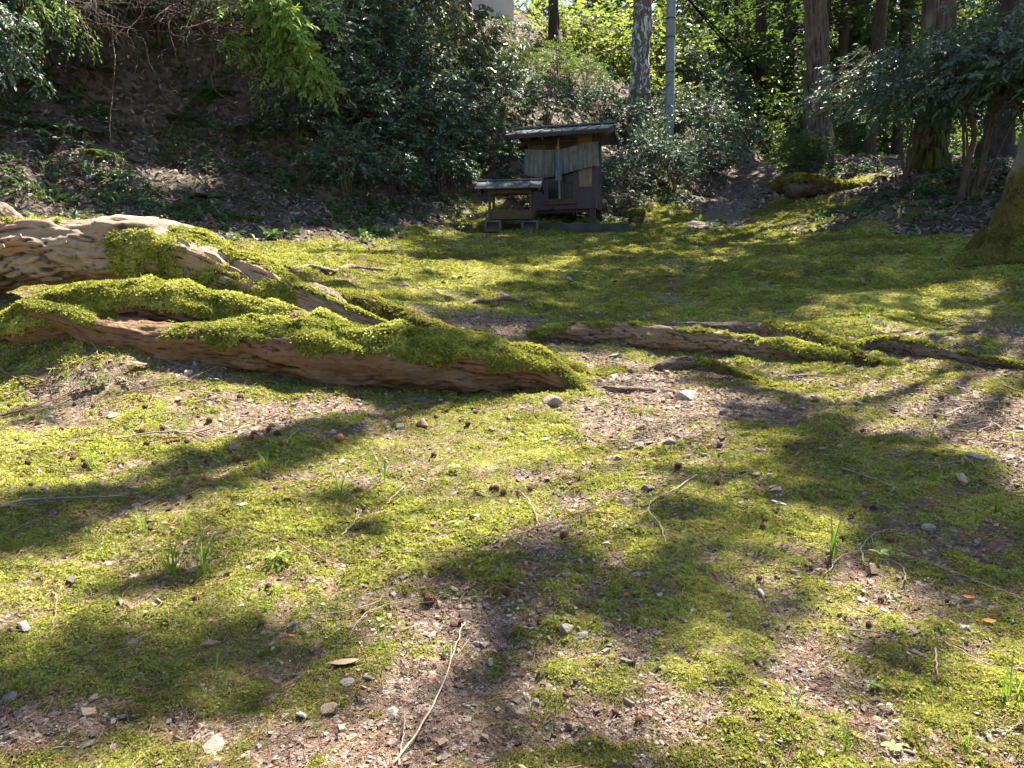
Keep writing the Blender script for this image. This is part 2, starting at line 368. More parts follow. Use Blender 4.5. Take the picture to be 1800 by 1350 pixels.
def build_ground():
    rad = np.concatenate([[.05, .15], G_RAD])
    a = np.concatenate([G_ANG, np.radians(np.linspace(64, 296, 60)[1:-1])]); nr, na = len(rad), len(a)
    x = (rad[:, None]*np.sin(a)[None]).ravel(); y = (rad[:, None]*np.cos(a)[None]).ravel(); z = H(x, y)
    V = np.stack([x, y, z], 1); V = np.r_[V, [[0, 0, gz(0, 0)]]]
    i = np.arange(nr-1)[:, None]*na; j = np.arange(na)[None]; j2 = (j+1) % na
    F = np.stack([i+j, i+na+j, i+na+j2, i+j2], -1).reshape(-1, 4)
    T = np.array([(nr*na, k, (k+1) % na) for k in range(na)])
    me = mesh_np('ground', V, [F, T], ground_material(), True)
    xa, ya = V[:, 0], V[:, 1]
    fattr(me, 'moss', moss_mask(xa, ya)); fattr(me, 'litter', litter(xa, ya)); fattr(me, 'tone', tone(xa, ya))
    o = obj('ground', me); o['kind'] = 'structure'
    return o
def tone(x, y): return np.clip(.55+.50*fbm(x*1.3, y*1.3, 11.0, 3)+.35*fbm(x*9, y*9, 12.0, 2), 0, 1)

# ------------------------------------------------------------------ scatter: one object whose points carry small meshes
def proto(name, me): return obj(name, me, link=False)
def instancer(name, P, rot, scl, tint, protos, parent=None, seed=1):
    me = bpy.data.meshes.new(name); n = len(P); me.vertices.add(n); me.vertices.foreach_set('co', np.asarray(P, np.float32).ravel())
    a = me.attributes.new('rot', 'FLOAT_VECTOR', 'POINT'); a.data.foreach_set('vector', np.asarray(rot, np.float32).ravel())
    fattr(me, 'scl', scl); fattr(me, 'tint', tint)
    a = me.attributes.new('idx', 'INT', 'POINT'); a.data.foreach_set('value', np.random.default_rng(seed).integers(0, len(protos), n).astype(np.int32))
    o = obj(name, me, parent)
    g = bpy.data.node_groups.new('scatter_'+name, 'GeometryNodeTree')
    g.interface.new_socket('Geometry', in_out='INPUT', socket_type='NodeSocketGeometry'); g.interface.new_socket('Geometry', in_out='OUTPUT', socket_type='NodeSocketGeometry')
    N = g.nodes; gi = N.new('NodeGroupInput'); go = N.new('NodeGroupOutput'); io = N.new('GeometryNodeInstanceOnPoints'); jn = N.new('GeometryNodeJoinGeometry')
    for p in protos:
        oi = N.new('GeometryNodeObjectInfo'); oi.inputs['Object'].default_value = p; oi.inputs['As Instance'].default_value = True
        g.links.new(oi.outputs['Geometry'], jn.inputs[0])
    def na(nm, ty):
        q = N.new('GeometryNodeInputNamedAttribute'); q.data_type = ty; q.inputs[0].default_value = nm; return q.outputs[0]
    e2r = N.new('FunctionNodeEulerToRotation'); g.links.new(na('rot', 'FLOAT_VECTOR'), e2r.inputs[0])
    g.links.new(gi.outputs[0], io.inputs['Points']); g.links.new(jn.outputs[0], io.inputs['Instance']); io.inputs['Pick Instance'].default_value = True
    g.links.new(na('idx', 'INT'), io.inputs['Instance Index']); g.links.new(e2r.outputs[0], io.inputs['Rotation'])
    g.links.new(na('scl', 'FLOAT'), io.inputs['Scale']); g.links.new(io.outputs[0], go.inputs[0])
    md = o.modifiers.new('scatter', 'NODES'); md.node_group = g
    o['kind'] = 'stuff'
    return o
def moss_proto(seed, nb, spread, mat, wid=.26):
    r = np.random.default_rng(seed); V, F = [], []
    for k in range(nb):
        az = r.uniform(0, 2*np.pi); el = r.uniform(.05, 1.15); L = r.uniform(.5, .95); w = wid*L*r.uniform(.7, 1.2)
        b = np.array([r.normal(0, spread), r.normal(0, spread), -.15]); d = np.array([math.cos(az)*math.cos(el), math.sin(az)*math.cos(el), math.sin(el)])
        s = np.array([-math.sin(az), math.cos(az), 0]); m = b+d*L*.55; tip = b+d*L+np.array([0, 0, -.18*L*math.cos(el)])
        q = len(V); V += [b, m-s*w, tip, m+s*w]; F += [(q, q+1, q+2, q+3)]
    return proto('moss_tuft', mesh_np('moss_tuft', np.array(V), np.array(F), mat))
def fan_points(n_rate, d0, d1, half=.80):
    """points spread so that their spacing grows with distance; n_rate points per unit of ln(distance)"""
    n = int(n_rate*math.log(d1/d0)); d = d0*np.exp(rng.uniform(0, math.log(d1/d0), n)); u = rng.uniform(-half, half, n)
    return u*d, d, d
M_MOSS = moss_mat()
MOSS_P = [moss_proto(11, 12, .30, M_MOSS, .34), moss_proto(12, 15, .45, M_MOSS, .28), moss_proto(13, 10, .25, M_MOSS, .38), moss_proto(14, 16, .5, M_MOSS, .24)]
def build_moss():
    x, y, d = fan_points(170000, .5, 18); x2, y2, d2 = fan_points(75000, .5, 18, 2.0); o_ = np.abs(x2) > .8*d2; x, y, d = np.r_[x, x2[o_]], np.r_[y, y2[o_]], np.r_[d, d2[o_]]; big = np.r_[np.ones(len(x)-o_.sum()), np.full(o_.sum(), 1.7)]
    m = moss_mask(x, y); keep = rng.uniform(0, 1, len(x)) < np.clip(m*1.1-.06, 0, 1)*(.80+.16*sstep(2.5, 5, d)); x, y, d, m, big = x[keep], y[keep], d[keep], m[keep], big[keep]
    z = H(x, y); n = normals(x, y); n += rng.normal(0, .18, n.shape)
    s = .0047*big*d**.80*rng.uniform(.55, 1.4, len(x))*(.55+.55*m)*np.clip(.95+.55*fbm(x*2.3, y*2.3, 31., 2)+.3*fbm(x*11, y*11, 32., 2), .5, 1.7)
    tn = tone(x, y)*.75+.16*fbm(x*.7, y*.7, 33., 2)+.12*rng.normal(0, 1, len(x))+.25*(m-.5)+.05-.07*sstep(3.2, 6, d)
    return tag(instancer('moss', np.stack([x, y, z], 1), align(n, rng.uniform(0, 6.28, len(x))), s, np.clip(tn, 0, 1), MOSS_P), 'low yellow green moss carpeting the clearing', 'moss', kind='stuff')
def hull_stone(seed, n=11, flat=.6, mat=None, sub=False, name='stone'):
    r = np.random.default_rng(seed); p = r.normal(size=(n, 3)); p /= np.linalg.norm(p, axis=1)[:, None]; p *= r.uniform(.75, 1.1, (n, 1)); p[:, 2] *= flat
    bm = bmesh.new(); [bm.verts.new(v) for v in p]; bmesh.ops.convex_hull(bm, input=bm.verts[:])
    for v in [v for v in bm.verts if not v.link_faces]: bm.verts.remove(v)
    if sub:
        bmesh.ops.bevel(bm, geom=bm.edges[:], offset=.10, segments=2, affect='EDGES', profile=.6, clamp_overlap=True)
        bmesh.ops.triangulate(bm, faces=bm.faces[:])
        for v in bm.verts:
            c = v.co; v.co = c*(1+.05*float(pn(c.x*2+seed, c.y*2, c.z*2)))
    me = bpy.data.meshes.new(name); bm.to_mesh(me); bm.free(); me.materials.append(mat)
    if sub:
        for q in me.polygons: q.use_smooth = False
    return me
def stone_mat(name, a, b, c, inst=False):
    t = NT(name); P = t.coord(); r = t.rand(); n = t.noise(P, 3.5, 6, .7)
    col = t.ramp(t.math('ADD', t.math('MULTIPLY', n, .7), t.math('MULTIPLY', r, .4)), [(.25, a), (.55, b), (.85, c)])
    hs = t.n('HueSaturation'); t.set(hs.inputs['Color'], col); t.set(hs.inputs['Value'], t.math('ADD', .6, t.math('MULTIPLY', t.math('FRACT', t.math('MULTIPLY', r, 7.31)), .75)))
    t.set(hs.inputs['Saturation'], t.math('ADD', .5, t.math('MULTIPLY', t.math('FRACT', t.math('MULTIPLY', r, 3.77)), .9)))
    return t.done(t.bsdf(hs.outputs[0], .85, t.bump(t.noise(P, 9, 6), .5, .08), .25))
M_GRAVEL = stone_mat('gravel_stone', (.13, .09, .068), (.28, .21, .165), (.46, .385, .32))
M_STONE = stone_mat('field_stone', (.13, .112, .09), (.28, .245, .205), (.46, .43, .385))
M_STONE_B = stone_mat('brown_stone', (.14, .09, .06), (.26, .19, .135), (.38, .30, .23))
def build_gravel():
    x, y, d = fan_points(125000, .5, 9, 1.15)
    m = moss_mask(x, y); b = bare(x, y); l = litter(x, y)
    keep = (rng.uniform(0, 1, len(x)) < (.05+(1-m)*np.clip(.3+b, 0, 1))*(1-l)*.85); x, y, d = x[keep], y[keep], d[keep]
    z = H(x, y); n = normals(x, y)+rng.normal(0, .25, (len(x), 3))
    s = .0016*d**.7*np.exp(rng.normal(.1, .55, len(x)))
    pr = [proto('gravel_stone', hull_stone(50+i, 9, .65, M_GRAVEL)) for i in range(6)]
    return tag(instancer('gravel', np.stack([x, y, z+s*.25], 1), align(n, rng.uniform(0, 6.28, len(x))), s, rng.uniform(0, 1, len(x)), pr), 'fine pinkish grey gravel showing through the moss', 'gravel', kind='stuff')
def needle_proto(seed, mat):
    r = np.random.default_rng(seed); t = np.linspace(-1, 1, 6); P = np.stack([t, .25*r.normal()*t**2+.1*r.normal()*t, .12+.10*r.normal()*t], 1)
    V, F = tube(P, .035, 3); return proto('needle', mesh_np('needle', V, F, mat))
def leaf_proto(seed, mat, w=.42):
    r = np.random.default_rng(seed); c1, c2 = r.uniform(-.35, .5), r.uniform(-.3, .5)
    u = np.array([-1, -.55, 0, .55, 1.]); hw = w*np.array([.05, .72, 1, .7, .02]); V = []
    for k in range(5):
        zc = c1*u[k]**2; V += [(u[k], -hw[k], zc+c2*abs(hw[k])), (u[k], 0, zc), (u[k], hw[k], zc+c2*abs(hw[k]))]
    F = []
    for k in range(4):
        q = 3*k; F += [(q, q+3, q+4, q+1), (q+1, q+4, q+5, q+2)]
    return proto('fallen_leaf', mesh_np('fallen_leaf', np.array(V), np.array(F), mat))
def litter_mat():
    t = NT('dry_leaf'); r = t.rand()
    c = t.ramp(r, [(0, (.05, .036, .026)), (.35, (.11, .08, .06)), (.6, (.175, .132, .104)), (.85, (.27, .215, .178)), (.96, (.38, .32, .275)), (1, (.16, .14, .04))])
    return t.done(t.mixs(.12, t.bsdf(c, .7, spec=.25), t.transl(c)))
M_LITTER = litter_mat()
M_NEEDLE = simple('dead_needle', (.16, .075, .045), (.33, .20, .13), 3, objrand=.8)
def build_litter():
    x, y, d = fan_points(52000, 5.0, 22, .9)
    x2 = rng.uniform(-9, 12, 9000); y2 = rng.uniform(5.5, 24, 9000); x = np.r_[x, x2]; y = np.r_[y, y2]; d = np.hypot(x, y)
    keep = rng.uniform(0, 1, len(x)) < litter(x, y)*.9+.015; x, y, d = x[keep], y[keep], d[keep]
    z = H(x, y); k2 = rng.uniform(0, 1, len(x)) < 1.0-.5*sstep(1.7, 2.6, z)*sstep(1.2, -.2, x+.5); x, y, d, z = x[k2], y[k2], d[k2], z[k2]; n = normals(x, y, .05)+rng.normal(0, .38, (len(x), 3)); s = rng.uniform(.022, .05, len(x))*np.clip(d/10, .9, 1.5)
    return tag(instancer('leaf_litter', np.stack([x, y, z+.012], 1), align(n, rng.uniform(0, 6.28, len(x))), s, rng.uniform(0, 1, len(x)),
               [leaf_proto(i, M_LITTER, .3+.06*i) for i in range(4)]), 'dry brown leaf litter covering the bank and the mound', 'leaf litter', kind='stuff')
def build_undergrowth():
    mat = leaf_mat('undergrowth_leaf', (.03, .06, .018), (.09, .15, .04), .3, (.16, .24, .04), .45); pr = []
    for i in range(4):
        r = np.random.default_rng(70+i); n = 9; az = r.uniform(0, 6.28, n); h = np.stack([np.cos(az), np.sin(az), r.uniform(.1, .9, n)], 1); V, F = leaves_(r, np.tile([[0, 0, .2]], (n, 1))+h*.15, h, n); pr.append(proto('undergrowth_sprig', mesh_np('undergrowth_sprig', V, F, mat)))
    n = 42000; x = rng.uniform(-9, 11, n); y = rng.uniform(6, 21, n); d = np.hypot(x, y); l = litter(x, y)
    q = fbm(x*.9, y*.9, 21., 3)+.25*fbm(x*4, y*4, 22., 2); keep = (rng.uniform(0, 1, n) < l*sstep(.0, .5, q+.12+.14*(x < 1))*.5) & (np.abs(x) < d*.8) & ~((x > 3.2) & (y > 10.5) & (y < 21) & (np.abs(x-3.3-(y-11.5)*.32) < .9)); x, y = x[keep], y[keep]
    nn = normals(x, y, .05)+rng.normal(0, .3, (len(x), 3))+np.array([0, 0, .5]); return tag(instancer('undergrowth', np.stack([x, y, H(x, y)], 1), align(nn, rng.uniform(0, 6.28, len(x))), rng.uniform(.05, .13, len(x)), rng.uniform(0, 1, len(x)), pr), 'low green leaves growing through the leaf litter on the slopes', 'undergrowth', kind='stuff')
def leaves_(r, P, h, n):
    s = np.cross(h, [[0, 0, 1.]]); s /= np.linalg.norm(s, axis=1, keepdims=True); L = r.uniform(.5, 1, (n, 1)); w = .25*L; t = P+h*L+np.array([0, 0, -.2]); m = P+h*L*.5+np.array([0, 0, .08])
    return np.stack([P, m-s*w, t, m+s*w], 1).reshape(-1, 3), np.arange(4*n).reshape(n, 4)
def build_needles():
    x, y, d = fan_points(36000, .5, 8, 1.15)
    m = moss_mask(x, y); keep = rng.uniform(0, 1, len(x)) < .25+.6*(1-m); x, y, d = x[keep], y[keep], d[keep]
    z = H(x, y); n = normals(x, y)+rng.normal(0, .15, (len(x), 3)); s = .008*d**.6*rng.uniform(.35, 1.6, len(x))
    return tag(instancer('needle_litter', np.stack([x, y, z+.003*d**.6], 1), align(n, rng.uniform(0, 6.28, len(x))), s, rng.uniform(0, 1, len(x)),
               [needle_proto(i, M_NEEDLE) for i in range(5)]), 'scattered reddish dead needles and bits of twig', 'needles', kind='stuff')
def build_path():
    C = np.array([hit(*q)[:2] for q in ((1225,404),(1262,385),(1285,360),(1302,335),(1318,312),(1335,292))]+[[7.9, 24.5], [9.2, 29]]); S = spline(C, 90); T = np.gradient(S, axis=0); T /= np.linalg.norm(T, axis=1)[:, None]; Nn = np.stack([T[:, 1], -T[:, 0]], 1)
    u = np.linspace(-1, 1, 15); w = (.42+.20*np.linspace(0, 1, 90))*(1+.25*pn(np.arange(90)*.25, np.zeros(90))); XY = S[:, None]+Nn[:, None]*(u[None, :, None]*w[:, None, None]); x, y = XY[..., 0].ravel(), XY[..., 1].ravel()
    z = H(x, y)+.022*np.tile(1-u**4*2.2, 90)+.012*fbm(x*5, y*5, 3.0, 2)
    i = np.arange(89)[:, None]*15; j = np.arange(14)[None]; t = NT('trodden_path'); P = t.coord(); n = t.noise(P, 9, 6, .7); v = t.n('SeparateColor'); t.set(v.inputs[0], t.voro(P, 30))
    c = t.mix(.5, t.ramp(n, [(.3, (.06, .047, .038)), (.7, (.16, .13, .108))]), t.ramp(v.outputs[0], [(0, (.05, .04, .033)), (.7, (.14, .115, .095)), (1, (.27, .23, .20))])); m = t.done(t.bsdf(c, .95, t.bump(n, .8, .03), .15))
    o = obj('path', mesh_np('path', np.stack([x, y, z], 1), np.stack([i+j, i+j+1, i+15+j+1, i+15+j], -1).reshape(-1, 4), m, True)); o['kind'] = 'structure'
GROUND = build_ground(); build_path(); build_moss(); build_gravel(); build_litter(); build_needles(); build_undergrowth()

# ------------------------------------------------------------------ exposed tree roots
def bark_mat(name, dark, mid, light, sc=1.0, red=None, moss=0.0, fa=.9, fr=8.0, lich=.45):
    t = NT(name); P = t.coord(); a = t.attr('along'); r = t.attr('round')
    q = t.n('CombineXYZ'); t.set(q.inputs[0], t.math('MULTIPLY', a, fa*sc)); t.set(q.inputs[1], t.math('MULTIPLY', r, fr*sc)); v = q.outputs[0]
    n = t.noise(v, 2.2, 6, .7, .8); f = t.noise(v, 9, 5, .75, .4); big = t.noise(P, 3.0, 4)
    iso = t.noise(P, 28, 5, .7); c = t.ramp(t.math('ADD', t.math('ADD', t.math('MULTIPLY', n, .45), t.math('MULTIPLY', f, .3)), t.math('MULTIPLY', iso, .3)), [(.30, dark), (.52, mid), (.74, light)])
    if red: c = t.mix(t.math('MULTIPLY', t.ramp(t.noise(v, 1.1, 4), [(.5, (0, 0, 0)), (.62, (1, 1, 1))]), .6), c, red)
    c = t.mix(t.math('MULTIPLY', t.ramp(big, [(.5, (0, 0, 0)), (.75, (1, 1, 1))]), lich), c, (.30, .27, .20))
    sp = t.voro(P, 34, 'Distance'); c = t.mix(t.math('MULTIPLY', t.ramp(t.math('ADD', sp, t.math('MULTIPLY', big, .55)), [(.34, (1, 1, 1)), (.42, (0, 0, 0))]), lich), c, (.33, .36, .25))
    if moss: c = t.mix(t.math('MULTIPLY', t.attr('mossy'), moss), c, t.ramp(f, [(.3, (.045, .045, .012)), (.7, (.13, .13, .025))]))
    ck = t.attr('crack'); c = t.mix(1.0, c, t.ramp(ck, [(.1, (1, 1, 1)), (.75, (.22, .19, .17))]), 'MULTIPLY')
    return t.done(t.bsdf(c, .85, t.bump(t.math('ADD', t.math('ADD', n, t.math('MULTIPLY', f, .6)), t.math('MULTIPLY', iso, .8)), 1.0, .012), .2))
M_ROOT = bark_mat('root_bark', (.16, .11, .075), (.36, .265, .19), (.56, .46, .36), 1.0, (.42, .20, .13), 1.0, lich=.35)
M_ROOT_D = bark_mat('dark_root_bark', (.10, .058, .032), (.24, .145, .085), (.37, .25, .155), 1.0, (.28, .13, .07), 1.0, lich=.12)
M_GREYROOT = bark_mat('grey_root_bark', (.10, .07, .05), (.25, .19, .145), (.42, .34, .27), 1.0, None, .8)
def root_mesh(name, px, mat, seed, nl=260, seg=72, squash=1.0, rough=1.0, mossf=None, px_path=True, snap=False):
    """px rows: pixel x, pixel y, metres ahead, radius in pixels"""
    if px_path and snap: px = [(a, b, min(max((hit(a, b+r*.75) if hit(a, b+r*.75) is not None else (0, d, 0))[1], d-1.2), d+1.5), r) for a, b, d, r in px]
    if px_path: K = np.array([np.r_[at(a, b, d), r*pxm(d)] for a, b, d, r in px])
    else: K = np.array(px, float)
    S = spline(K, nl); C, rad = S[:, :3].copy(), np.maximum(S[:, 3], .002)
    ln = np.r_[0, np.cumsum(np.linalg.norm(np.diff(C, axis=0), axis=1))]
    C[:, 2] += .10*rad*pn(ln*5+seed, ln*0+1.1); C[:, 1] += .15*rad*pn(ln*4+seed, ln*0+5.1)
    T, N, B = frames(C); th = np.linspace(0, 2*np.pi, seg, endpoint=False)
    A, U = np.meshgrid(ln, th, indexing='ij'); mr = rad.mean()
    cx, sx = np.cos(U)*1.0, np.sin(U)
    g = A/mr
    disp = .21*fbm(g*.35, cx*1.2+seed, sx*1.2, 2)+.09*fbm(g*.9+5, cx*1.6+seed, sx*1.6, 2)                                     # lumps
    tw = U*1.0+.12*g*.4
    ridge = fbm(g*.22+3*seed, np.cos(tw)*3.2, np.sin(tw)*3.2, 3)                      # long strands of wood
    crk2 = np.clip(1-np.abs(pn(g*.75+17+seed, np.cos(tw)*5.5, np.sin(tw)*5.5))*8, 0, 1)*np.clip(.5+1.4*pn(g*.3, cx*1.5+40, sx*1.5), 0, 1); fine = fbm(g*.5+seed, np.cos(tw)*9, np.sin(tw)*9, 2); crk = np.clip(1-np.abs(ridge)*7, 0, 1); disp = disp+rough*(.035*ridge+.03*fine-.055*crk-.045*crk2)
    plate = pn(g*.55+9, np.cos(U)*2.6+seed, np.sin(U)*2.6); disp = disp+rough*.030*np.sign(plate)*np.clip(np.abs(plate)*14, 0, 1)
    crack_ = np.r_[np.clip(.75*crk+crk2, 0, 1).ravel(), 0, 0]*min(1, rough)
    rr = rad[:, None]*(1+disp)
    V = C[:, None]+rr[..., None]*(cx[..., None]*N[:, None]+squash*sx[..., None]*B[:, None])
    V = V.reshape(-1, 3); i = np.arange(nl-1)[:, None]*seg; j = np.arange(seg)[None]; j2 = (j+1) % seg
    F = np.stack([i+j, i+j2, i+seg+j2, i+seg+j], -1).reshape(-1, 4)
    cap = np.array([[len(V), (k+1) % seg, k] for k in range(seg)]+[[len(V)+1, (nl-1)*seg+k, (nl-1)*seg+(k+1) % seg] for k in range(seg)])
    V = np.r_[V, [C[0], C[-1]]]
    me = mesh_np(name, V, [F, cap], mat, True)
    al = np.r_[A.ravel()*4, 0, 0]; ro = np.r_[np.abs(((U/np.pi) % 2)-1).ravel(), 0, 0]
    fattr(me, 'along', al); fattr(me, 'round', ro); fattr(me, 'crack', crack_)
    n = np.zeros(len(V)*3); me.vertices.foreach_get('normal', n) if False else None
    nr = (V[:-2]-np.repeat(C, seg, 0)); nr /= np.linalg.norm(nr, axis=1)[:, None]
    up = np.r_[nr[:, 2], 0, 0]
    ms = np.clip(mossf(V[:, 0], V[:, 1], V[:, 2], up, np.r_[np.repeat(ln/ln[-1], seg), 0, 1]), 0, 1) if mossf else np.zeros(len(V))
    fattr(me, 'mossy', ms)
    return me, V[:-2], nr, ms[:-2], F
def moss_on(parent, V, nr, ms, F, n, size, seed, tn=.55, lift=.0):
    r = np.random.default_rng(seed); f = F[r.integers(0, len(F), n*3)]; a, b = r.uniform(0, 1, len(f)), r.uniform(0, 1, len(f))
    q = lambda A: (A[f[:, 0]].T*(1-a)*(1-b)+A[f[:, 1]].T*(1-a)*b+A[f[:, 2]].T*a*b+A[f[:, 3]].T*a*(1-b)).T
    P, Nn, m = q(V), q(nr), q(ms); k = np.where(r.uniform(0, 1, len(f)) < m)[0][:n]; P, Nn, m = P[k], Nn[k], m[k]
    Nn = Nn+np.array([0, 0, .35])+r.normal(0, .22, Nn.shape)
    d = np.hypot(P[:, 0], P[:, 1]); s = size*r.uniform(.6, 1.4, len(P))*(.28+.8*m)
    cl = fbm(P[:, 0]*9, P[:, 1]*9, P[:, 2]*9, 2)
    t_ = np.clip(tn+.35*cl+.13*r.normal(size=len(P)), 0, 1)
    return instancer('moss', P+Nn*(lift*np.clip(cl+.4, 0, 1))[:, None], align(Nn, r.uniform(0, 6.28, len(P))), s, t_, MOSS_P, parent, seed)
def root_thing(name, label, px, mat, seed, mossf=None, n=0, size=.010, tn=.55, lift=0., **k):
    me, V, nr, ms, F = root_mesh(name, px, mat, seed, mossf=mossf, **k)
    o = tag(obj(name, me), label, 'root')
    if n: moss_on(o, V, nr, ms, F, n, size, seed, tn, lift)
    return o
nz = lambda x, y, z, s=6, o=3, k=0: fbm(x*s+k, y*s, z*s, o)
# the great arched root behind
def m_big(x, y, z, up, t):
    blob = lambda X, Y, d, rx, rz: np.exp(-(((x-at(X, Y, d)[0])/rx)**2+((z-at(X, Y, d)[2])/rz)**2))
    v = 1.1*blob(275, 434, 2.9, .18, .075)+.85*blob(390, 500, 2.9, .15, .07)+.85*blob(500, 520, 2.85, .09, .08)+.55*blob(300, 480, 2.9, .2, .04)+.45*blob(150, 455, 2.9, .12, .02)
    v = v+sstep(.72, .95, up)*(1.2*sstep(at(320,400,3)[0], at(400,400,3)[0], x)+.95*(1-sstep(at(60,400,3)[0], at(170,400,3)[0], x)))
    return sstep(.28, .85, v+.42*nz(x, y, z, 11)+.26*nz(x, y, z, 30, 2)-.02)
BIG = root_thing('exposed_root', 'thick arched reddish tree root with peeling bark at the left edge',
    [(-330,640,3.3,66),(-200,540,3.2,64),(-90,478,3.1,60),(0,450,3.0,56),(70,440,2.98,54),(150,438,2.95,54),(235,442,2.92,54),(310,452,2.9,54),(385,476,2.88,50),(455,505,2.86,44),(520,531,2.84,34),(575,546,2.82,22),(640,562,2.8,12),(700,585,2.8,6)],
    M_ROOT, 1, m_big, 13000, .0095, .66, .006, nl=420, seg=110)
def m_low(x, y, z, up, t):
    X = lambda px: at(px, 600, 2.35)[0]
    cov = .30+.67*sstep(X(330), X(450), x)*(1+.25*sstep(X(900), X(1000), x))+.70*(1-sstep(X(140), X(185), x))-.25*sstep(X(180), X(210), x)*(1-sstep(X(270), X(310), x))
    side = sstep(-.22, .42, up+.60*nz(x, y, z, 5, 2, 3)-.12+.22*sstep(X(620), X(760), x)*(1-sstep(X(820), X(900), x)))
    return sstep(.28, .82, side*cov*1.25+.30*nz(x, y, z, 11)+.24*nz(x, y, z, 30, 2)+.02)
LOW = root_thing('exposed_root', 'long low root in front, brown below and mossy on top',
    [(60,545,2.45,16),(130,562,2.42,24),(200,588,2.4,32),(300,603,2.38,36),(420,608,2.36,43),(550,618,2.36,50),(700,628,2.34,54),(820,638,2.33,48),(910,648,2.32,39),(965,662,2.3,31),(1005,684,2.29,21),(1028,712,2.28,12)],
    M_ROOT_D, 2, m_low, 26000, .0088, .60, .010, nl=460, seg=110, rough=.8)
def m_all(x, y, z, up, t): return sstep(-.35, .15, up+.25*nz(x, y, z, 6))*sstep(.1, .5, .62+.6*nz(x, y, z, 8, 3, 8))
root_thing('exposed_root', 'lumpy root buried under thick bright moss behind the long low root',
    [(20,585,2.55,28),(60,572,2.52,38),(120,556,2.5,42),(190,540,2.5,40),(260,530,2.52,36),(340,540,2.5,34),(420,560,2.48,34),(500,578,2.45,34),(600,600,2.42,30)],
    M_ROOT_D, 3, m_all, 24000, .0098, .68, .014, nl=220, seg=64)
root_thing('exposed_root', 'slim bare root lying between the arched root and the mossy one',
    [(300,540,2.72,8),(350,531,2.7,14),(410,540,2.7,16),(470,556,2.68,14),(530,572,2.66,9),(580,585,2.66,5)], M_ROOT, 4, lambda x, y, z, up, t: sstep(.45, .7, .3*up+.25+.4*nz(x, y, z, 12)), 1500, .010, .6, nl=160, seg=40)
root_thing('split_root_end', 'splintered grey wooden end of the arched root',
    [(535,505,3.0,8),(560,516,2.98,15),(590,532,2.96,15),(615,548,2.95,10),(640,556,2.95,4)], M_GREYROOT, 5, None, nl=110, seg=36, rough=1.6)
root_thing('exposed_root', 'buried mossy root tapering right from the arched root into the gravel',
    [(560,520,3.3,10),(640,540,3.25,20),(720,566,3.15,18),(800,592,3.0,14),(900,618,2.8,12),(980,640,2.65,9),(1030,658,2.5,5)],
    M_ROOT_D, 6, m_all, 7000, .010, .34, .003, nl=180, seg=44)
# roots on the right
def m_r3(x, y, z, up, t): return sstep(.35, .6, sstep(.55, .9, up)*(.62+.55*nz(x, y, z, 6))*1.1+.6*(sstep(.46, .66, t)+sstep(.16, .06, t))*sstep(-.3, .4, up)+.2*nz(x, y, z, 14))
root_thing('exposed_root', 'straight brown root running right from the gravel hollow',
    [(930,592,3.5,5),(975,584,3.48,11),(1020,586,3.45,17),(1100,591,3.4,21),(1200,598,3.35,21),(1300,608,3.25,19),(1400,620,3.12,16),(1500,636,2.98,13),(1580,652,2.85,12),(1660,672,2.75,10),(1720,690,2.65,5)],
    bark_mat('tan_root_bark', (.14, .085, .05), (.32, .215, .135), (.48, .35, .24), 1.0, None, 1.0, lich=.15), 7, m_r3, 7000, .0125, .58, .006, nl=320, seg=64)
root_thing('exposed_root', 'humped root with dark moss just behind the straight brown root',
    [(1140,575,3.72,4),(1200,574,3.7,8),(1290,578,3.68,11),(1370,586,3.6,17),(1430,598,3.52,18),(1490,622,3.42,13),(1540,640,3.35,6)],
    M_GREYROOT, 8, lambda x, y, z, up, t: sstep(.4, .65, sstep(.2, .8, up)*sstep(.45, .6, t)*1.1+.25*nz(x, y, z, 9)), 4000, .013, .36, .006, nl=220, seg=48, snap=True)
root_thing('exposed_root', 'dark weathered root near the right edge beside the debris hollow',
    [(1490,612,3.35,4),(1540,606,3.32,11),(1590,610,3.28,14),(1650,622,3.2,14),(1710,634,3.12,10),(1770,641,3.05,6),(1830,650,3.0,3)],
    M_GREYROOT, 9, lambda x, y, z, up, t: sstep(.5, .75, sstep(.3, .9, up)*.75+.35*nz(x, y, z, 9)), 2600, .012, .5, .005, nl=200, seg=44, snap=True)
root_thing('surface_root', 'thin pale root snaking over the moss behind the arched root',
    [(500,480,4.9,2),(520,473,4.9,3),(545,468,4.9,4),(570,473,4.9,4),(590,476,4.9,3),(612,469,4.9,5),(640,472,4.95,3),(665,474,4.95,3),(700,478,5,1)], M_GREYROOT, 10, None, nl=120, seg=14, snap=True)
root_thing('surface_root', 'short grey surface root arching out of the moss near the gravel hollow',
    [(822,535,4.55,2),(835,529,4.55,4),(865,530,4.55,3),(890,524,4.5,5),(915,530,4.5,3),(940,536,4.5,1)], M_GREYROOT, 11, None, nl=100, seg=14, snap=True)
root_thing('surface_root', 'flat sliver of root crossing the bare path', [(1060,680,2.33,3),(1090,684,2.32,6),(1140,688,2.31,7),(1180,690,2.3,5),(1200,694,2.3,2)], M_GREYROOT, 12, None, nl=90, seg=16)
root_thing('surface_root', 'short humped root half hidden by moss on the path', [(1140,652,2.72,4),(1165,644,2.72,9),(1200,638,2.72,12),(1240,642,2.7,10),(1290,657,2.66,5),(1330,668,2.62,3)], M_GREYROOT, 13,
    lambda x, y, z, up, t: sstep(.35, .6, t)*sstep(-.2, .5, up), 2200, .010, .45, nl=140, seg=32)
root_thing('surface_root', 'grey knobbly root at the left edge below the bank', [(-40,400,5.2,14),(-10,372,5.2,16),(20,382,5.2,14),(45,400,5.2,8)], M_GREYROOT, 14, None, nl=90, seg=26)
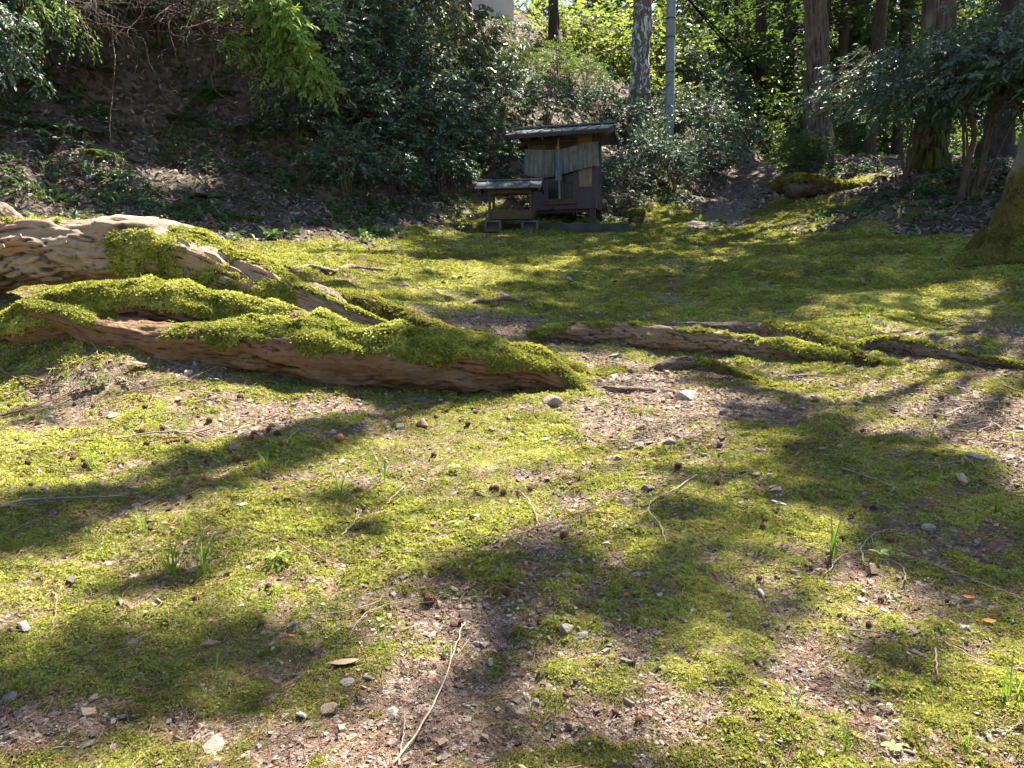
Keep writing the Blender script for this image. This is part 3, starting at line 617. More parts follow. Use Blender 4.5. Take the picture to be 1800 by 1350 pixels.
# peeling flakes on the arched root
r_ = np.random.default_rng(21); M_FLAKE = simple('bark_flake', (.20, .14, .10), (.40, .31, .235), 14, .85, .5, .01, (1, 6, 6))
for k, (X, Y, L, W) in enumerate([(40,436,30,10),(22,462,34,9),(70,420,26,7),(95,456,40,8),(140,428,36,8),(165,470,44,9),(120,488,40,7),(210,480,46,8),(60,480,30,8),(10,430,22,8),(185,412,40,7),(250,486,34,7),(400,452,40,8),(440,478,44,8),(350,428,30,6),(480,500,36,7),(15,492,30,8)]):
    c = at(X, Y, 2.98 if X < 300 else 2.9); d = np.array([0, -1, 0]); rad_ = .12
    cy_ = at(X, 445, 2.98)[2]; sz = np.clip((c[2]-cy_)/.125, -.95, .95); c[1] = (2.96 if X < 300 else 2.9)-.122*math.sqrt(1-sz*sz)-.006
    l, w = L*pxm(2.9)/2*.9, W*pxm(2.9)/2*1.15; u = np.linspace(-1, 1, 7); V = []
    for q in u:
        ww = w*(1-.5*q*q)*r_.uniform(.8, 1.1); cu = .009*max(0, q)**2*r_.uniform(.3, 1.6)
        V += [(l*q, -cu, -ww), (l*q, -cu-.004, -ww), (l*q, -cu-.004-.006*max(0, q), ww), (l*q, -cu, ww)]
    V = np.array(V); F = []
    for q in range(6):
        b = 4*q; F += [(b+i, b+(i+1) % 4, b+4+(i+1) % 4, b+4+i) for i in range(4)]
    F += [(0, 3, 2, 1), (24, 25, 26, 27)]
    o = obj('bark_flake', mesh_np('bark_flake', V, np.array(F), M_FLAKE), BIG, c, (-math.asin(sz)*.8, (.25 if X < 120 else -.05 if X < 300 else .5)*(-1 if X < 120 else 1), r_.uniform(-.15, .15)))

# ------------------------------------------------------------------ the little shrine
def paint_mat(name, a, b, rough=.6):
    t = NT(name); P = t.coord(); n = t.noise(t.mapping(P, (5, 5, .8)), 4, 6, .7); d = t.noise(P, 2.2, 4)
    c = t.ramp(n, [(.3, a), (.7, b)]); c = t.mix(t.math('MULTIPLY', t.ramp(d, [(.5, (0, 0, 0)), (.75, (1, 1, 1))]), .5), c, (.10, .10, .075))
    return t.done(t.bsdf(c, rough, t.bump(n, .2, .004), .35))
def wood_mat(name, a, b, axis=(1, 8, 8), rough=.8):
    t = NT(name); v = t.mapping(t.coord(), axis); n = t.noise(v, 5, 6, .7, .6)
    return t.done(t.bsdf(t.ramp(n, [(.3, a), (.7, b)]), rough, t.bump(n, .6, .006), .2))
M_PURPLE = paint_mat('faded_purple_paint', (.042, .027, .037), (.07, .046, .058)); M_DARKWOOD = wood_mat('dark_timber', (.028, .02, .016), (.075, .055, .042))  # shrine wall, roof and curtain colours lowered to stand for deep shade
M_WOOD = wood_mat('weathered_timber', (.05, .036, .024), (.125, .092, .062)); M_BOARD = wood_mat('pale_board', (.10, .075, .058), (.24, .19, .155), (6, 6, 1.2)); M_YELLOW = wood_mat('yellow_board', (.13, .075, .028), (.19, .115, .045))
M_SHEET = simple('roof_sheet', (.045, .056, .056), (.085, .10, .10), 5, .5, .15, .004, (1, 4, 1), .4)
M_CONC = simple('mossy_block', (.055, .058, .052), (.125, .125, .11), 9, .9, .6, .006)
M_DARKSTONE = simple('dark_platform', (.03, .028, .025), (.085, .08, .07), 6, .9, .6, .01)
tg = NT('old_glass'); M_GLASS = tg.done(tg.bsdf((.010, .011, .012), .25, spec=.18))
def cloth_mat():
    t = NT('stained_cloth'); P = t.coord(); n = t.noise(t.mapping(P, (9, 1, 1.5)), 3, 6, .7); m = t.noise(P, 7, 5, .7)
    c = t.ramp(n, [(.3, (.10, .10, .095)), (.55, (.20, .20, .19)), (.8, (.30, .30, .285))]); c = t.mix(t.math('MULTIPLY', t.ramp(m, [(.5, (0, 0, 0)), (.7, (1, 1, 1))]), .6), c, (.085, .08, .05))
    return t.done(t.mixs(.12, t.bsdf(c, .9, spec=.1), t.transl(c)))
M_CLOTH = cloth_mat()
TH = R(-13.5)            # plan turn of the shrine; local +x runs along the front, -y faces the clearing
corner = at(1046, 366, 11.0)
SH = thing('wayside_shrine', 'small purple timber shrine with a grey metal roof and hanging white curtain', 'shrine', (corner[0], corner[1], corner[2]), (0, R(-1.6), TH))
W_, D_, HB = .96, .88, 1.0   # body; local origin at its front right bottom corner, x to the left is negative
sp_ = .022
def s_box(name, x0, x1, y0, y1, z0, z1, mat, par=None, bev=.004): return MB().box(((x0+x1)/2, (y0+y1)/2, (z0+z1)/2), (x1-x0, y1-y0, z1-z0)).build(name, mat, par or SH, bevel=bev)
# walls as a shell with a door opening
wf = s_box('front_wall', -W_, -.715, 0, .03, 0, HB, M_PURPLE); s_box('front_wall', -.285, 0, 0, .03, 0, HB, M_PURPLE)
s_box('front_wall', -.715, -.285, .002, .03, 0, .085, M_PURPLE); s_box('front_wall', -.715, -.285, .002, .03, .66, HB, M_DARKWOOD)
s_box('side_wall', -.03, 0, .033, D_-.033, 0, HB+.06, M_PURPLE); s_box('side_wall', -W_, -W_+.03, .033, D_-.033, 0, HB+.06, M_PURPLE)
s_box('back_wall', -W_, 0, D_-.03, D_, 0, HB, M_PURPLE); s_box('floor_board', -W_+.034, -.034, .034, D_-.034, .02, .05, M_DARKWOOD)
s_box('corner_post', -.03, .012, -.012, .03, 0, HB, M_PURPLE); s_box('corner_post', -W_-.012, -W_+.03, -.012, .03, 0, HB, M_PURPLE)
for x in (-.25, -.5, -.72): s_box('batten', -.003, .008, .2-x*.8, .215-x*.8, .01, HB, M_PURPLE)
# the glazed doors
for x0, x1 in ((-.715, -.512), (-.488, -.285)):
    d_ = obj('door', None, SH)
    s_box('frame', x0, x0+.03, -.006, .02, .11, .655, M_WOOD, d_); s_box('frame', x1-.03, x1, -.006, .02, .11, .655, M_WOOD, d_)
    s_box('rail', x0+.031, x1-.031, -.004, .02, .11, .15, M_WOOD, d_); s_box('rail', x0+.031, x1-.031, -.004, .02, .615, .655, M_WOOD, d_)
    s_box('pane', x0+.031, x1-.031, .004, .010, .151, .614, M_GLASS, d_, 0); s_box('muntin', x0+.031, x1-.031, -.002, .012, .37, .385, M_DARKWOOD, d_)
s_box('door_sill', -.735, -.265, -.03, .001, .075, .108, M_WOOD); s_box('door_post', -.511, -.489, -.012, .0, .10, .66, M_WOOD)
s_box('wall_board', -.235, -.035, -.020, -.001, .30, .70, M_BOARD); s_box('eave_board', -.235, -.03, -.055, -.03, .90, 1.04, M_YELLOW)
s_box('lintel_beam', -W_-.10, .10, -.05, -.014, .93, .985, M_DARKWOOD)
# legs
for x, y in ((-.09, 0), (-.09, D_-.10), (-W_, 0), (-W_, D_-.10)): s_box('leg', x, x+.09, y+.004, y+.094, -.27, -.002, M_DARKWOOD)
s_box('under_beam', -W_+.01, -.01, .04, .10, -.05, -.003, M_DARKWOOD)
# roof: sheet slopes with standing seams, barge boards and ridge
yr, ze, zr = D_/2-.02, 1.01, 1.185; ye0, ye1 = -.36, D_+.34; xl, xr = -W_-.27, .24
rf = obj('roof', None, SH)
for k in range(9):                                              # front sheets, lapped
    a = k/9; x0, x1 = xl+(xr-xl)*a, xl+(xr-xl)*(k+1)/9
    MB().beam(((x0+x1)/2, ye0, ze+.03), ((x0+x1)/2, yr, zr+.03), x1-x0-.006, .014).build('roof_sheet', M_SHEET, rf, bevel=.002)
    MB().beam(((x0+x1)/2, ye1, ze+.03), ((x0+x1)/2, yr, zr+.03), x1-x0-.006, .014).build('roof_sheet', M_SHEET, rf, bevel=.002)
    if k: MB().beam((x0, ye0-.004, ze+.040), (x0, yr, zr+.040), .014, .02).build('seam', M_SHEET, rf)
MB().beam((xl-.01, yr, zr+.055), (xr+.01, yr, zr+.055), .10, .03).build('ridge_cap', M_SHEET, rf, bevel=.006)
MB().beam((xl, ye0+.004, ze+.0), (xr, ye0+.004, ze+.0), .02, .045).build('eave_fascia', M_DARKWOOD, rf)
for x in (xl+.012, xr-.012):
    MB().beam((x, ye0-.01, ze-.02), (x, yr, zr-.015), .024, .075).build('barge_board', M_DARKWOOD, rf); MB().beam((x, ye1+.01, ze-.02), (x, yr, zr-.015), .024, .075).build('barge_board', M_DARKWOOD, rf)
for x in np.linspace(xl+.15, xr-.15, 6): MB().beam((x, ye0+.02, ze-.01), (x, yr, zr-.01), .035, .04).build('rafter', M_DARKWOOD, rf)
for x in (-.015, -W_+.015):
    V = np.array([(x-.012, .034, HB+.06), (x-.012, D_-.034, HB+.06), (x-.012, yr, zr-.03), (x+.012, .034, HB+.06), (x+.012, D_-.034, HB+.06), (x+.012, yr, zr-.03)])
    obj('gable', mesh_np('gable', V, [np.array([(0, 1, 2), (3, 5, 4)]), np.array([(0, 3, 4, 1), (1, 4, 5, 2), (2, 5, 3, 0)])], M_DARKWOOD), SH)
# curtain, pleated and sagging, and the bell rope
nu, nv = 150, 14; u = np.linspace(0, 1, nu); v = np.linspace(0, 1, nv); U, Vv = np.meshgrid(u, v, indexing='ij')
pl = np.sin(U*95+3*pn(U*9, U*0))*(.3+.7*np.exp(-((U-.45)/.22)**2))+.4*np.sin(U*41)
top = .875-.035*np.sin(np.clip(U/.72, 0, 1)*np.pi)+.045*sstep(.55, 1, U); ln_ = .365-.035*sstep(.70, .98, U)+.02*np.sin(U*7)
x = -1.0+1.05*U; X_ = x+.018*pl*Vv*.3-.02*Vv*(1-U)+.03*Vv*U; Z_ = top-ln_*Vv; Y_ = -.075-.022*pl*(.35+.65*Vv)-.03*np.sin(Vv*2.5)
V = np.stack([X_, Y_, Z_], -1).reshape(-1, 3); i = np.arange(nu-1)[:, None]*nv; j = np.arange(nv-1)[None]
obj('curtain', mesh_np('curtain', V, np.stack([i+j, i+nv+j, i+nv+j+1, i+j+1], -1).reshape(-1, 4), M_CLOTH, True), SH)
M_ROPE = simple('faded_rope', (.13, .12, .12), (.24, .22, .21), 30, .9, .4, .004); M_BLUE = simple('blue_streamer', (.075, .09, .125), (.15, .165, .20), 12, .9)
MB().tube([(-.50, -.14, .985), (-.50, -.145, .6), (-.495, -.14, .14)], .014, 8).build('rope', M_ROPE, SH)
MB().tube([(-.505, -.14, .90), (-.505, -.15, .86), (-.505, -.15, .82)], [.012, .032, .018], 10).build('bell', simple('old_brass', (.20, .13, .08), (.33, .25, .18), 8, .5), SH)
Vs = []; 
for k in range(9): q = k/8; Vs += [(-.535-.012*q, -.155-.012*math.sin(q*9), .82-.42*q), (-.475+.02*q, -.155+.012*math.sin(q*7), .82-.42*q)]
obj('streamer', mesh_np('streamer', np.array(Vs), np.array([(2*k, 2*k+1, 2*k+3, 2*k+2) for k in range(8)]), M_BLUE), SH)
# platform slab
pc = at(1010, 398, 10.9)
PL = tag(s_box('stone_platform', 0, 1, 0, 1, 0, 1, M_DARKSTONE, None), 'dark stone slab under the shrine and the small shelter', 'platform')
bpy.data.objects.remove(PL)
def slab(p0, p1, depth, z0, z1, name, mat):
    p0, p1 = np.array(p0), np.array(p1); d = (p1-p0)/np.linalg.norm(p1-p0); n = np.array([-d[1], d[0]]); L = np.linalg.norm(p1-p0); V = []
    N = 40
    for q in range(N+1):
        for (o_, z) in ((0, z0), (0, z1), (depth, z1), (depth, z0)):
            c = p0+d*L*q/N+n*o_; w = .012*float(pn(c[0]*6, c[1]*6, z*9)); V.append((c[0]+w, c[1]+w, z+w))
    F = [(4*q+i, 4*q+(i+1) % 4, 4*q+4+(i+1) % 4, 4*q+4+i) for q in range(N) for i in range(4)]+[(0, 3, 2, 1), (4*N, 4*N+1, 4*N+2, 4*N+3)]
    return obj(name, mesh_np(name, np.array(V), np.array(F), mat))
a0, a1 = at(868, 398, 10.75), at(1107, 398, 10.72); zt = at(1046, 393.5, 11.0)[2]
tag(slab(a0[:2], a1[:2], 1.5, zt-.32, zt, 'stone_platform', M_DARKSTONE), 'dark stone slab under the shrine and the small shelter', 'platform')
# ------------------------------------------------------------------ small roofed shelter beside it
b0 = at(852, 396, 10.35); SHL = thing('offering_shelter', 'little open shelter with a gabled metal roof beside the shrine', 'shelter', (b0[0]+.07, b0[1], b0[2]+.07), (0, R(-.5), R(-8)), scl=.93)
w2, d2 = .60, .34; m_ = pxm(10.4)
for x in (0, w2): 
    for y in (0, d2): MB().beam((x, y, .002), (x+(.012 if y else 0), y, .43), .035, .035, (0, 1, 0)).build('post', M_WOOD, SHL, bevel=.003)
MB().box((w2/2, -.003, .075), (w2-.04, .022, .13)).build('front_board', M_WOOD, SHL, bevel=.003); MB().box((w2/2, d2+.003, .075), (w2-.04, .022, .13)).build('back_board', M_WOOD, SHL, bevel=.003)
for x in (0, w2): MB().box((x, d2/2, .075), (.02, d2-.04, .12)).build('end_board', M_WOOD, SHL, bevel=.003)
MB().box((w2/2, 0, .40), (w2+.02, .03, .055)).build('tie_beam', M_WOOD, SHL, bevel=.003); MB().box((w2/2, d2, .40), (w2+.02, .03, .055)).build('tie_beam', M_WOOD, SHL, bevel=.003)
MB().box((w2/2, d2/2, .012), (w2-.05, d2-.05, .02)).build('floor_board', M_WOOD, SHL)
r2 = obj('roof', None, SHL); yl, yh = d2/2, .565
for k in range(6):
    x0 = -.20+.96*k/6; x1 = -.20+.96*(k+1)/6
    for ye in (-.17, d2+.17): MB().beam(((x0+x1)/2, ye, .435), ((x0+x1)/2, yl, yh), x1-x0-.004, .012).build('roof_sheet', M_SHEET, r2, bevel=.002)
    if k: MB().beam((x0, -.174, .447), (x0, yl, yh+.012), .012, .014).build('seam', M_SHEET, r2)
MB().beam((-.205, yl, yh+.014), (.765, yl, yh+.014), .07, .02).build('ridge_cap', M_SHEET, r2, bevel=.004)
for x in (-.185, .745):
    for ye in (-.165, d2+.165): MB().beam((x, ye, .412), (x, yl, yh-.03), .02, .055).build('barge_board', M_DARKWOOD, r2)
for k, x in enumerate((.02, w2-.08)):
    hb = MB(); hb.box((0, 0, .06), (.24, .16, .032)); hb.box((0, 0, -.065), (.24, .16, .032)); hb.box((-.10, 0, -.002), (.036, .16, .092)); hb.box((.10, 0, -.002), (.036, .16, .092)); hb.box((0, .04, -.002), (.16, .05, .092))
    p = np.array(SHL.location)+np.array([x+.03, .06, -.078]); o = hb.build('concrete_block', M_CONC, None, bevel=.004, loc=p, rot=(0, 0, R(-8+6*k)))
    tag(o, ['hollow grey block under the end of the shelter away from the shrine', 'grey block under the end of the shelter next to the shrine'][k], 'block')

# ------------------------------------------------------------------ leaves, shrubs, trees
M_DARK = leaf_mat('dark_glossy_leaf', (.038, .068, .050), (.125, .18, .125), .16, (.12, .19, .04), .52, .45)  # bluish lift in the leaf colour stands for reflected sky
M_OLIVE = leaf_mat('olive_leaf', (.045, .065, .028), (.12, .145, .06), .25, (.18, .20, .04), .40, .6)
M_MID = leaf_mat('mid_green_leaf', (.030, .060, .016), (.085, .14, .030), .40, (.22, .30, .03), .45)
M_MIDDARK = leaf_mat('shaded_green_leaf', (.018, .036, .012), (.055, .09, .024), .35, (.14, .20, .03), .45)  # darker copy of the mid green leaf; forest shade put into its colour
M_BRIGHT = leaf_mat('young_green_leaf', (.13, .22, .05), (.28, .40, .10), .45, (.30, .42, .05), .5)  # young green, lightened to stand for sun on the boughs
M_YELLOW2 = leaf_mat('yellow_green_leaf', (.085, .13, .025), (.20, .25, .055), .5, (.30, .37, .06), .5)
M_CONIFER = leaf_mat('conifer_spray', (.022, .045, .014), (.065, .105, .03), .3, (.14, .20, .03), .55)
M_FERN = leaf_mat('fern_green', (.05, .10, .03), (.12, .21, .06), .4, (.18, .28, .04), .5)
M_TWIG = simple('bare_twig', (.04, .03, .024), (.11, .085, .066), 6, .9, .3, .005)
M_STEM = simple('shrub_stem', (.06, .045, .035), (.15, .12, .09), 9, .9, .5, .006)
M_CEDAR = bark_mat('cedar_bark', (.04, .03, .026), (.11, .085, .07), (.20, .165, .14), 1.0, None, 0, .12, 4.5)
M_CEDARRED = bark_mat('reddish_cedar_bark', (.03, .02, .016), (.095, .068, .052), (.18, .14, .115), 1.0, None, .9, .12, 4.5)
M_TRUNKDARK = simple('dark_trunk', (.025, .02, .016), (.075, .06, .048), 5, .95, .8, .02, (4, 4, .6))
def lichen_mat():
    t = NT('lichened_bark'); P = t.coord(); a = t.attr('along'); r = t.attr('round'); q = t.n('CombineXYZ'); t.set(q.inputs[0], t.math('MULTIPLY', a, .5)); t.set(q.inputs[1], t.math('MULTIPLY', r, 6)); v = q.outputs[0]
    n = t.noise(v, 2.5, 6, .75, .5); c = t.ramp(n, [(.3, (.05, .042, .036)), (.7, (.17, .14, .12))])
    w = t.noise(t.mapping(P, (1.5, 1.5, .7)), 5, 6, .8, .6); c = t.mix(t.ramp(w, [(.52, (0, 0, 0)), (.57, (1, 1, 1))]), c, (.56, .58, .60))
    return t.done(t.bsdf(c, .9, t.bump(n, .8, .02), .2))
M_LICHEN = lichen_mat()
def mosstrunk_mat():
    t = NT('mossy_trunk_bark'); P = t.coord(); a = t.attr('along'); n = t.noise(P, 7, 6, .7); f = t.noise(P, 45, 4, .7); b = t.noise(P, 3, 4, .6)
    c = t.ramp(n, [(.3, (.10, .08, .05)), (.5, (.19, .16, .11)), (.72, (.31, .28, .21))])
    g = t.ramp(f, [(.3, (.055, .047, .012)), (.7, (.15, .13, .03))])
    m = t.math('SUBTRACT', t.math('ADD', t.math('MULTIPLY', b, 1.5), .85), t.math('MULTIPLY', a, .30)); m = t.ramp(m, [(.52, (0, 0, 0)), (.72, (1, 1, 1))])
    return t.done(t.bsdf(t.mix(m, c, g), .9, t.bump(t.math('ADD', n, f), .8, .02), .2))
M_MOSSTRUNK = mosstrunk_mat()
def unit(v): return v/(np.linalg.norm(v, axis=-1, keepdims=True)+1e-12)
def leaves(r, pos, d, up, L, ratio=.42, fold=.25):
    """pos, d (axis), up (n,3); L (n,) -> hexagonal folded leaves"""
    n = len(pos); d = unit(d); s = unit(np.cross(d, up)+1e-6); nn = np.cross(s, d); L = np.broadcast_to(L, (n,))[:, None]; w = L*ratio*.5*r.uniform(.8, 1.2, (n, 1))
    cv = r.uniform(-.05, .22, (n, 1))*L
    V = np.stack([pos, pos+d*L*.33+s*w*.9+nn*w*fold, pos+d*L*.68+s*w*.8+nn*(w*fold-cv*.4), pos+d*L-nn*cv, pos+d*L*.68-s*w*.8+nn*(w*fold-cv*.4), pos+d*L*.33-s*w*.9+nn*w*fold], 1).reshape(-1, 3)
    b = (np.arange(n)*6)[:, None]
    return V, np.concatenate([b+np.array([[0, 1, 2, 3]]), b+np.array([[0, 3, 4, 5]])])
def twig_leaves(r, P0, D, tl, npl, L, ratio, droop, flat=.6):
    """npl leaves along each of the twigs that start at P0 and run along D"""
    n = len(P0); D = unit(D); f = np.tile(np.linspace(.15, 1, npl), n); k = np.repeat(np.arange(n), npl); sgn = np.tile(np.where(np.arange(npl) % 2, 1., -1.), n)[:, None]
    tl = np.broadcast_to(tl, (n,)); d = D[k]; up0 = np.array([[0, 0, 1.]])
    side = unit(np.cross(d, up0)+r.normal(0, .15, d.shape)); pos = P0[k]+d*(f*tl[k])[:, None]; pos[:, 2] -= droop*tl[k]*f**2*.6
    ld = unit(d*.65+side*sgn*.8*(1-.6*(f[:, None] > .95))+np.array([[0, 0, -droop]])+r.normal(0, .28, d.shape))
    up = unit(up0*flat+np.array([[0, 0, .25]])+r.normal(0, .42, d.shape))
    return leaves(r, pos, ld, up, L*r.uniform(.45, 1.3, len(pos)), ratio)
def shrub_meshes(seed, mat, height=1.6, rx=.9, base=.35, stems=7, twigs=230, npl=11, L=.075, ratio=.45, droop=.25, tl=.22, smat=None, lean=(0, 0), shell=.55, name='foliage', flat=.6):
    r = np.random.default_rng(seed); mb = MB(); SP = []
    for k in range(stems):
        az = 2*np.pi*k/stems+r.uniform(-.4, .4); e = r.uniform(.45, .95)
        end = np.array([math.cos(az)*rx*e*.8+lean[0], math.sin(az)*rx*e*.8+lean[1], height*r.uniform(.65, 1.0)])
        mid = end*np.array([.35, .35, .55])+r.normal(0, .07, 3); C = spline(np.array([[r.normal(0, .04), r.normal(0, .04), -.15], mid, end]), 12)
        mb.tube(C, np.linspace(.016, .005, 12)*height/1.6, 5, False); SP.append(C)
    n = twigs; u = unit(r.normal(size=(n, 3))); u[:, 2] = np.abs(u[:, 2])*1.0-.25*r.uniform(0, 1, n)
    rr = r.uniform(shell, 1, (n, 1)); c = np.array([lean[0]*.8, lean[1]*.8, height*base]); P = c+u*rr*np.array([rx, rx, height*(1-base)])
    lump = 1+.30*fbm(u[:, 0]*2.2+seed, u[:, 1]*2.2, u[:, 2]*2.2, 2)[:, None]; P = c+(P-c)*lump
    D = unit(u*np.array([1, 1, .45])+r.normal(0, .35, (n, 3))+np.array([0, 0, .15-droop*.5]))
    tle = tl*r.uniform(.6, 1.4, n)
    A = np.concatenate([s[4:] for s in SP]); near = A[np.argmin(((P[:, None]-A[None])**2).sum(-1)+r.uniform(0, .02, (n, len(A))), axis=1)]
    for k in range(0, n, 2):
        m = (P[k]+near[k])/2+r.normal(0, .03, 3)+np.array([0, 0, -.03]); mb.tube([near[k], m, P[k], P[k]+D[k]*tle[k]*.8], [.005, .004, .003, .0015], 3, False)
    V, F = twig_leaves(r, P, D, tle, npl, L, ratio, droop, flat)
    return mesh_np(name, V, F, mat), mb.mesh('stem', smat or M_STEM, True)
def fern_mesh(seed, fronds=9, L=.5, arch=.5):
    r = np.random.default_rng(seed); P, D, U, LL = [], [], [], []; mb = MB()
    for k in range(fronds):
        az = 2*np.pi*k/fronds+r.uniform(-.3, .3); l = L*r.uniform(.7, 1.1); t = np.linspace(0, 1, 22); h = np.array([math.cos(az), math.sin(az), 0])
        C = h[None]*(t*l*.85)[:, None]+np.array([0, 0, 1.])[None]*(l*(.75*t-arch*1.5*t**2))[:, None]; s = np.array([-h[1], h[0], 0]); mb.tube(C[::3], .0025, 3, False)
        for i in range(3, 22):
            for sg in (-1, 1): P.append(C[i]); D.append(s*sg+h*.45+np.array([0, 0, -.12])); U.append((0, 0, 1)); LL.append(l*.30*math.sin(min(1, (1-t[i])*1.25+.06)*1.5)*r.uniform(.9, 1.1))
    V, F = leaves(r, np.array(P), np.array(D), np.array(U, float)+r.normal(0, .1, (len(P), 3)), np.array(LL), .26, .1)
    return mesh_np('frond', V, F, M_FERN), mb.mesh('stalk', M_STEM)
def tangle_mesh(seed, n=60, L=1.2, down=.6, spread=.5, lean=(.3, -.2)):
    r = np.random.default_rng(seed); mb = MB()
    for k in range(n):
        p = np.r_[r.normal(0, .18, 2), r.normal(0, .1)]; d = unit(np.array([r.normal(lean[0], spread), r.normal(lean[1], spread*.6), r.uniform(-.1, .5)])); C = [p]; l = L*r.uniform(.4, 1.1); N = 12
        for i in range(N): d = unit(d+np.array([0, 0, -down/N*1.6])+r.normal(0, .16, 3)); p = p+d*l/N; C.append(p)
        mb.tube(C, np.linspace(.006, .0015, N+1), 4, False)
        for q in range(3):
            i = r.integers(4, N); e = C[i]; dd = unit(d+r.normal(0, .6, 3)+np.array([0, 0, -.25])); T = [e]
            for _ in range(5): dd = unit(dd+r.normal(0, .25, 3)); e = e+dd*l*.05; T.append(e)
            mb.tube(T, np.linspace(.003, .001, 6), 3, False)
    return mb.mesh('branches', M_TWIG)
PROTO = {}
def proto_shrub(key, n, **k):
    PROTO[key] = [shrub_meshes(100*len(PROTO)+i, **k) for i in range(n)]
proto_shrub('dark', 4, mat=M_DARK, twigs=300, npl=12, L=.085, ratio=.46, droop=.30)
proto_shrub('olive', 2, mat=M_OLIVE, twigs=200, npl=10, L=.14, ratio=.30, droop=.75, tl=.25)
proto_shrub('mid', 3, mat=M_MID, twigs=330, npl=10, L=.075, ratio=.5, droop=.2)
proto_shrub('bright', 2, mat=M_BRIGHT, twigs=220, npl=9, L=.075, ratio=.5, droop=.35, shell=.4)
proto_shrub('yellow', 3, mat=M_YELLOW2, twigs=300, npl=9, L=.07, ratio=.55, droop=.15, shell=.35)
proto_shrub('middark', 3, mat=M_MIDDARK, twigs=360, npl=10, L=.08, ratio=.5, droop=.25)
proto_shrub('low', 3, mat=M_MID, height=.30, rx=.22, base=.2, stems=5, twigs=26, npl=7, L=.055, tl=.09)
proto_shrub('lowdark', 3, mat=M_DARK, height=.38, rx=.28, base=.2, stems=5, twigs=34, npl=7, L=.065, tl=.10)
PROTO['fern'] = [fern_mesh(400+i, 8+i, .5, .45+.1*i) for i in range(3)]
prng = np.random.default_rng(99); _count = {}
def put_shrub(key, X, Y, size, label, group=None, dz=0, d=None, name=None, cat='shrub', sx=1, sy=1, rz=None):
    p = hit(X, Y) if d is None else at(X, Y, d)
    if p is None: return None
    fol, st = PROTO[key][_count.get(key, 0) % len(PROTO[key])]; _count[key] = _count.get(key, 0)+1
    o = thing(name or 'evergreen_shrub', label, cat, (p[0], p[1], p[2]-.03+dz), (prng.uniform(-.1, .1), prng.uniform(-.1, .1), prng.uniform(0, 6.28) if rz is None else rz), group, (size*sx, size*sx, size*sy))
    obj(fol.name.split('.')[0], fol, o); obj(st.name.split('.')[0], st, o); return o
# dark evergreens on the bank between the overhang and the shrine
for X, Y, s, lab in [(610,345,.62,'low glossy evergreen shrub on the bank foot left of the small shelter'),(690,352,.55,'small dark evergreen whose branches nearly touch the moss left of the shelter'),
        (770,340,.62,'dark glossy shrub just up the bank from the small shelter'),(655,290,.85,'wide dark evergreen in the middle of the bank left of the shrine'),(745,285,.9,'full dark evergreen on the bank above the small shelter'),
        (600,250,.85,'blue green evergreen shrub right of the earthy hollow'),(690,215,1.0,'tall dark evergreen high on the bank beneath the olive shrub'),(820,270,.8,'dark shrub on the bank left of the shrine roof'),
        (560,170,.9,'shadowed evergreen beside the bright green branch'),(640,140,1.1,'dense dark evergreen near the top of the bank'),(880,210,.75,'dark evergreen standing behind the shrine roof'),
        (600,60,1.2,'dark evergreen at the top edge right of the bright green branch'),(690,60,1.25,'dark evergreen at the top of the bank below the pale wall'),(960,230,.65,'small evergreen shrub on the slope above the shrine ridge'),
        (520,260,.55,'small evergreen rooted below the earthy hollow'),(870,300,.5,'low dark shrub behind the small shelter'),(1000,290,.45,'dark shrub peeping over the right end of the shrine roof')]:
    put_shrub('dark', X, Y, s, lab, 'dark evergreen shrubs on the bank')
for X, Y, s, lab in [(770,200,1.0,'olive shrub with long drooping leaves in the middle of the bank'),(830,170,1.05,'olive shrub with long hanging leaves up the bank from the shrine'),(740,110,1.1,'long leaved olive shrub at the top of the bank')]:
    put_shrub('olive', X, Y, s, lab, 'olive shrubs on the bank')
# round the pole, right of the shrine
for X, Y, s, lab in [(1095,340,.5,'dark shrub against the right wall of the shrine'),(1140,318,.7,'glossy shrub between the shrine and the utility pole'),(1185,335,.6,'glossy shrub hiding the foot of the utility pole'),
        (1240,318,.7,'dark shrub right of the utility pole beside the path'),(1110,262,.7,'dark shrub below the white patched trunk'),(1170,255,.8,'glossy sunlit shrub in front of the utility pole'),(1225,262,.9,'dark shrub behind the path left of the forest gap'),
        (1285,290,.8,'dark shrub overhanging the left side of the path'),(1260,215,1.1,'large dark evergreen left of where the path vanishes'),(1060,215,.6,'shrub on the slope left of the white patched trunk'),(1205,190,1.0,'dark evergreen uphill of the utility pole')]:
    put_shrub('dark', X, Y, s, lab, 'dark shrubs around the pole')
# sunlit trees on the hilltop
g_ = 'sunlit yellow green trees on the hilltop'
for X, Y, s in [(930,75,1.3),(985,70,1.5),(1040,85,1.5),(1085,100,1.3),(1010,40,1.9),(950,20,2.0),(1075,30,2.1),(1150,60,1.8),(1020,130,.8),(1150,130,1.1)]:
    put_shrub('yellow', X, Y, s, 'sunlit yellow green leafy tree among others on the hilltop behind the shrine', g_, name='leafy_tree', cat='tree', d=20+prng.uniform(0, 4), dz=-1.2*s)
for X, Y, s, lab in [(920,150,.6,'mid green shrub on the sunlit leaf slope behind the shrine'),(1030,170,.6,'leafy shrub on the slope left of the lichened trunk'),(980,140,.55,'small bright shrub on the sunlit leaf slope')]: put_shrub('mid', X, Y, s, lab)
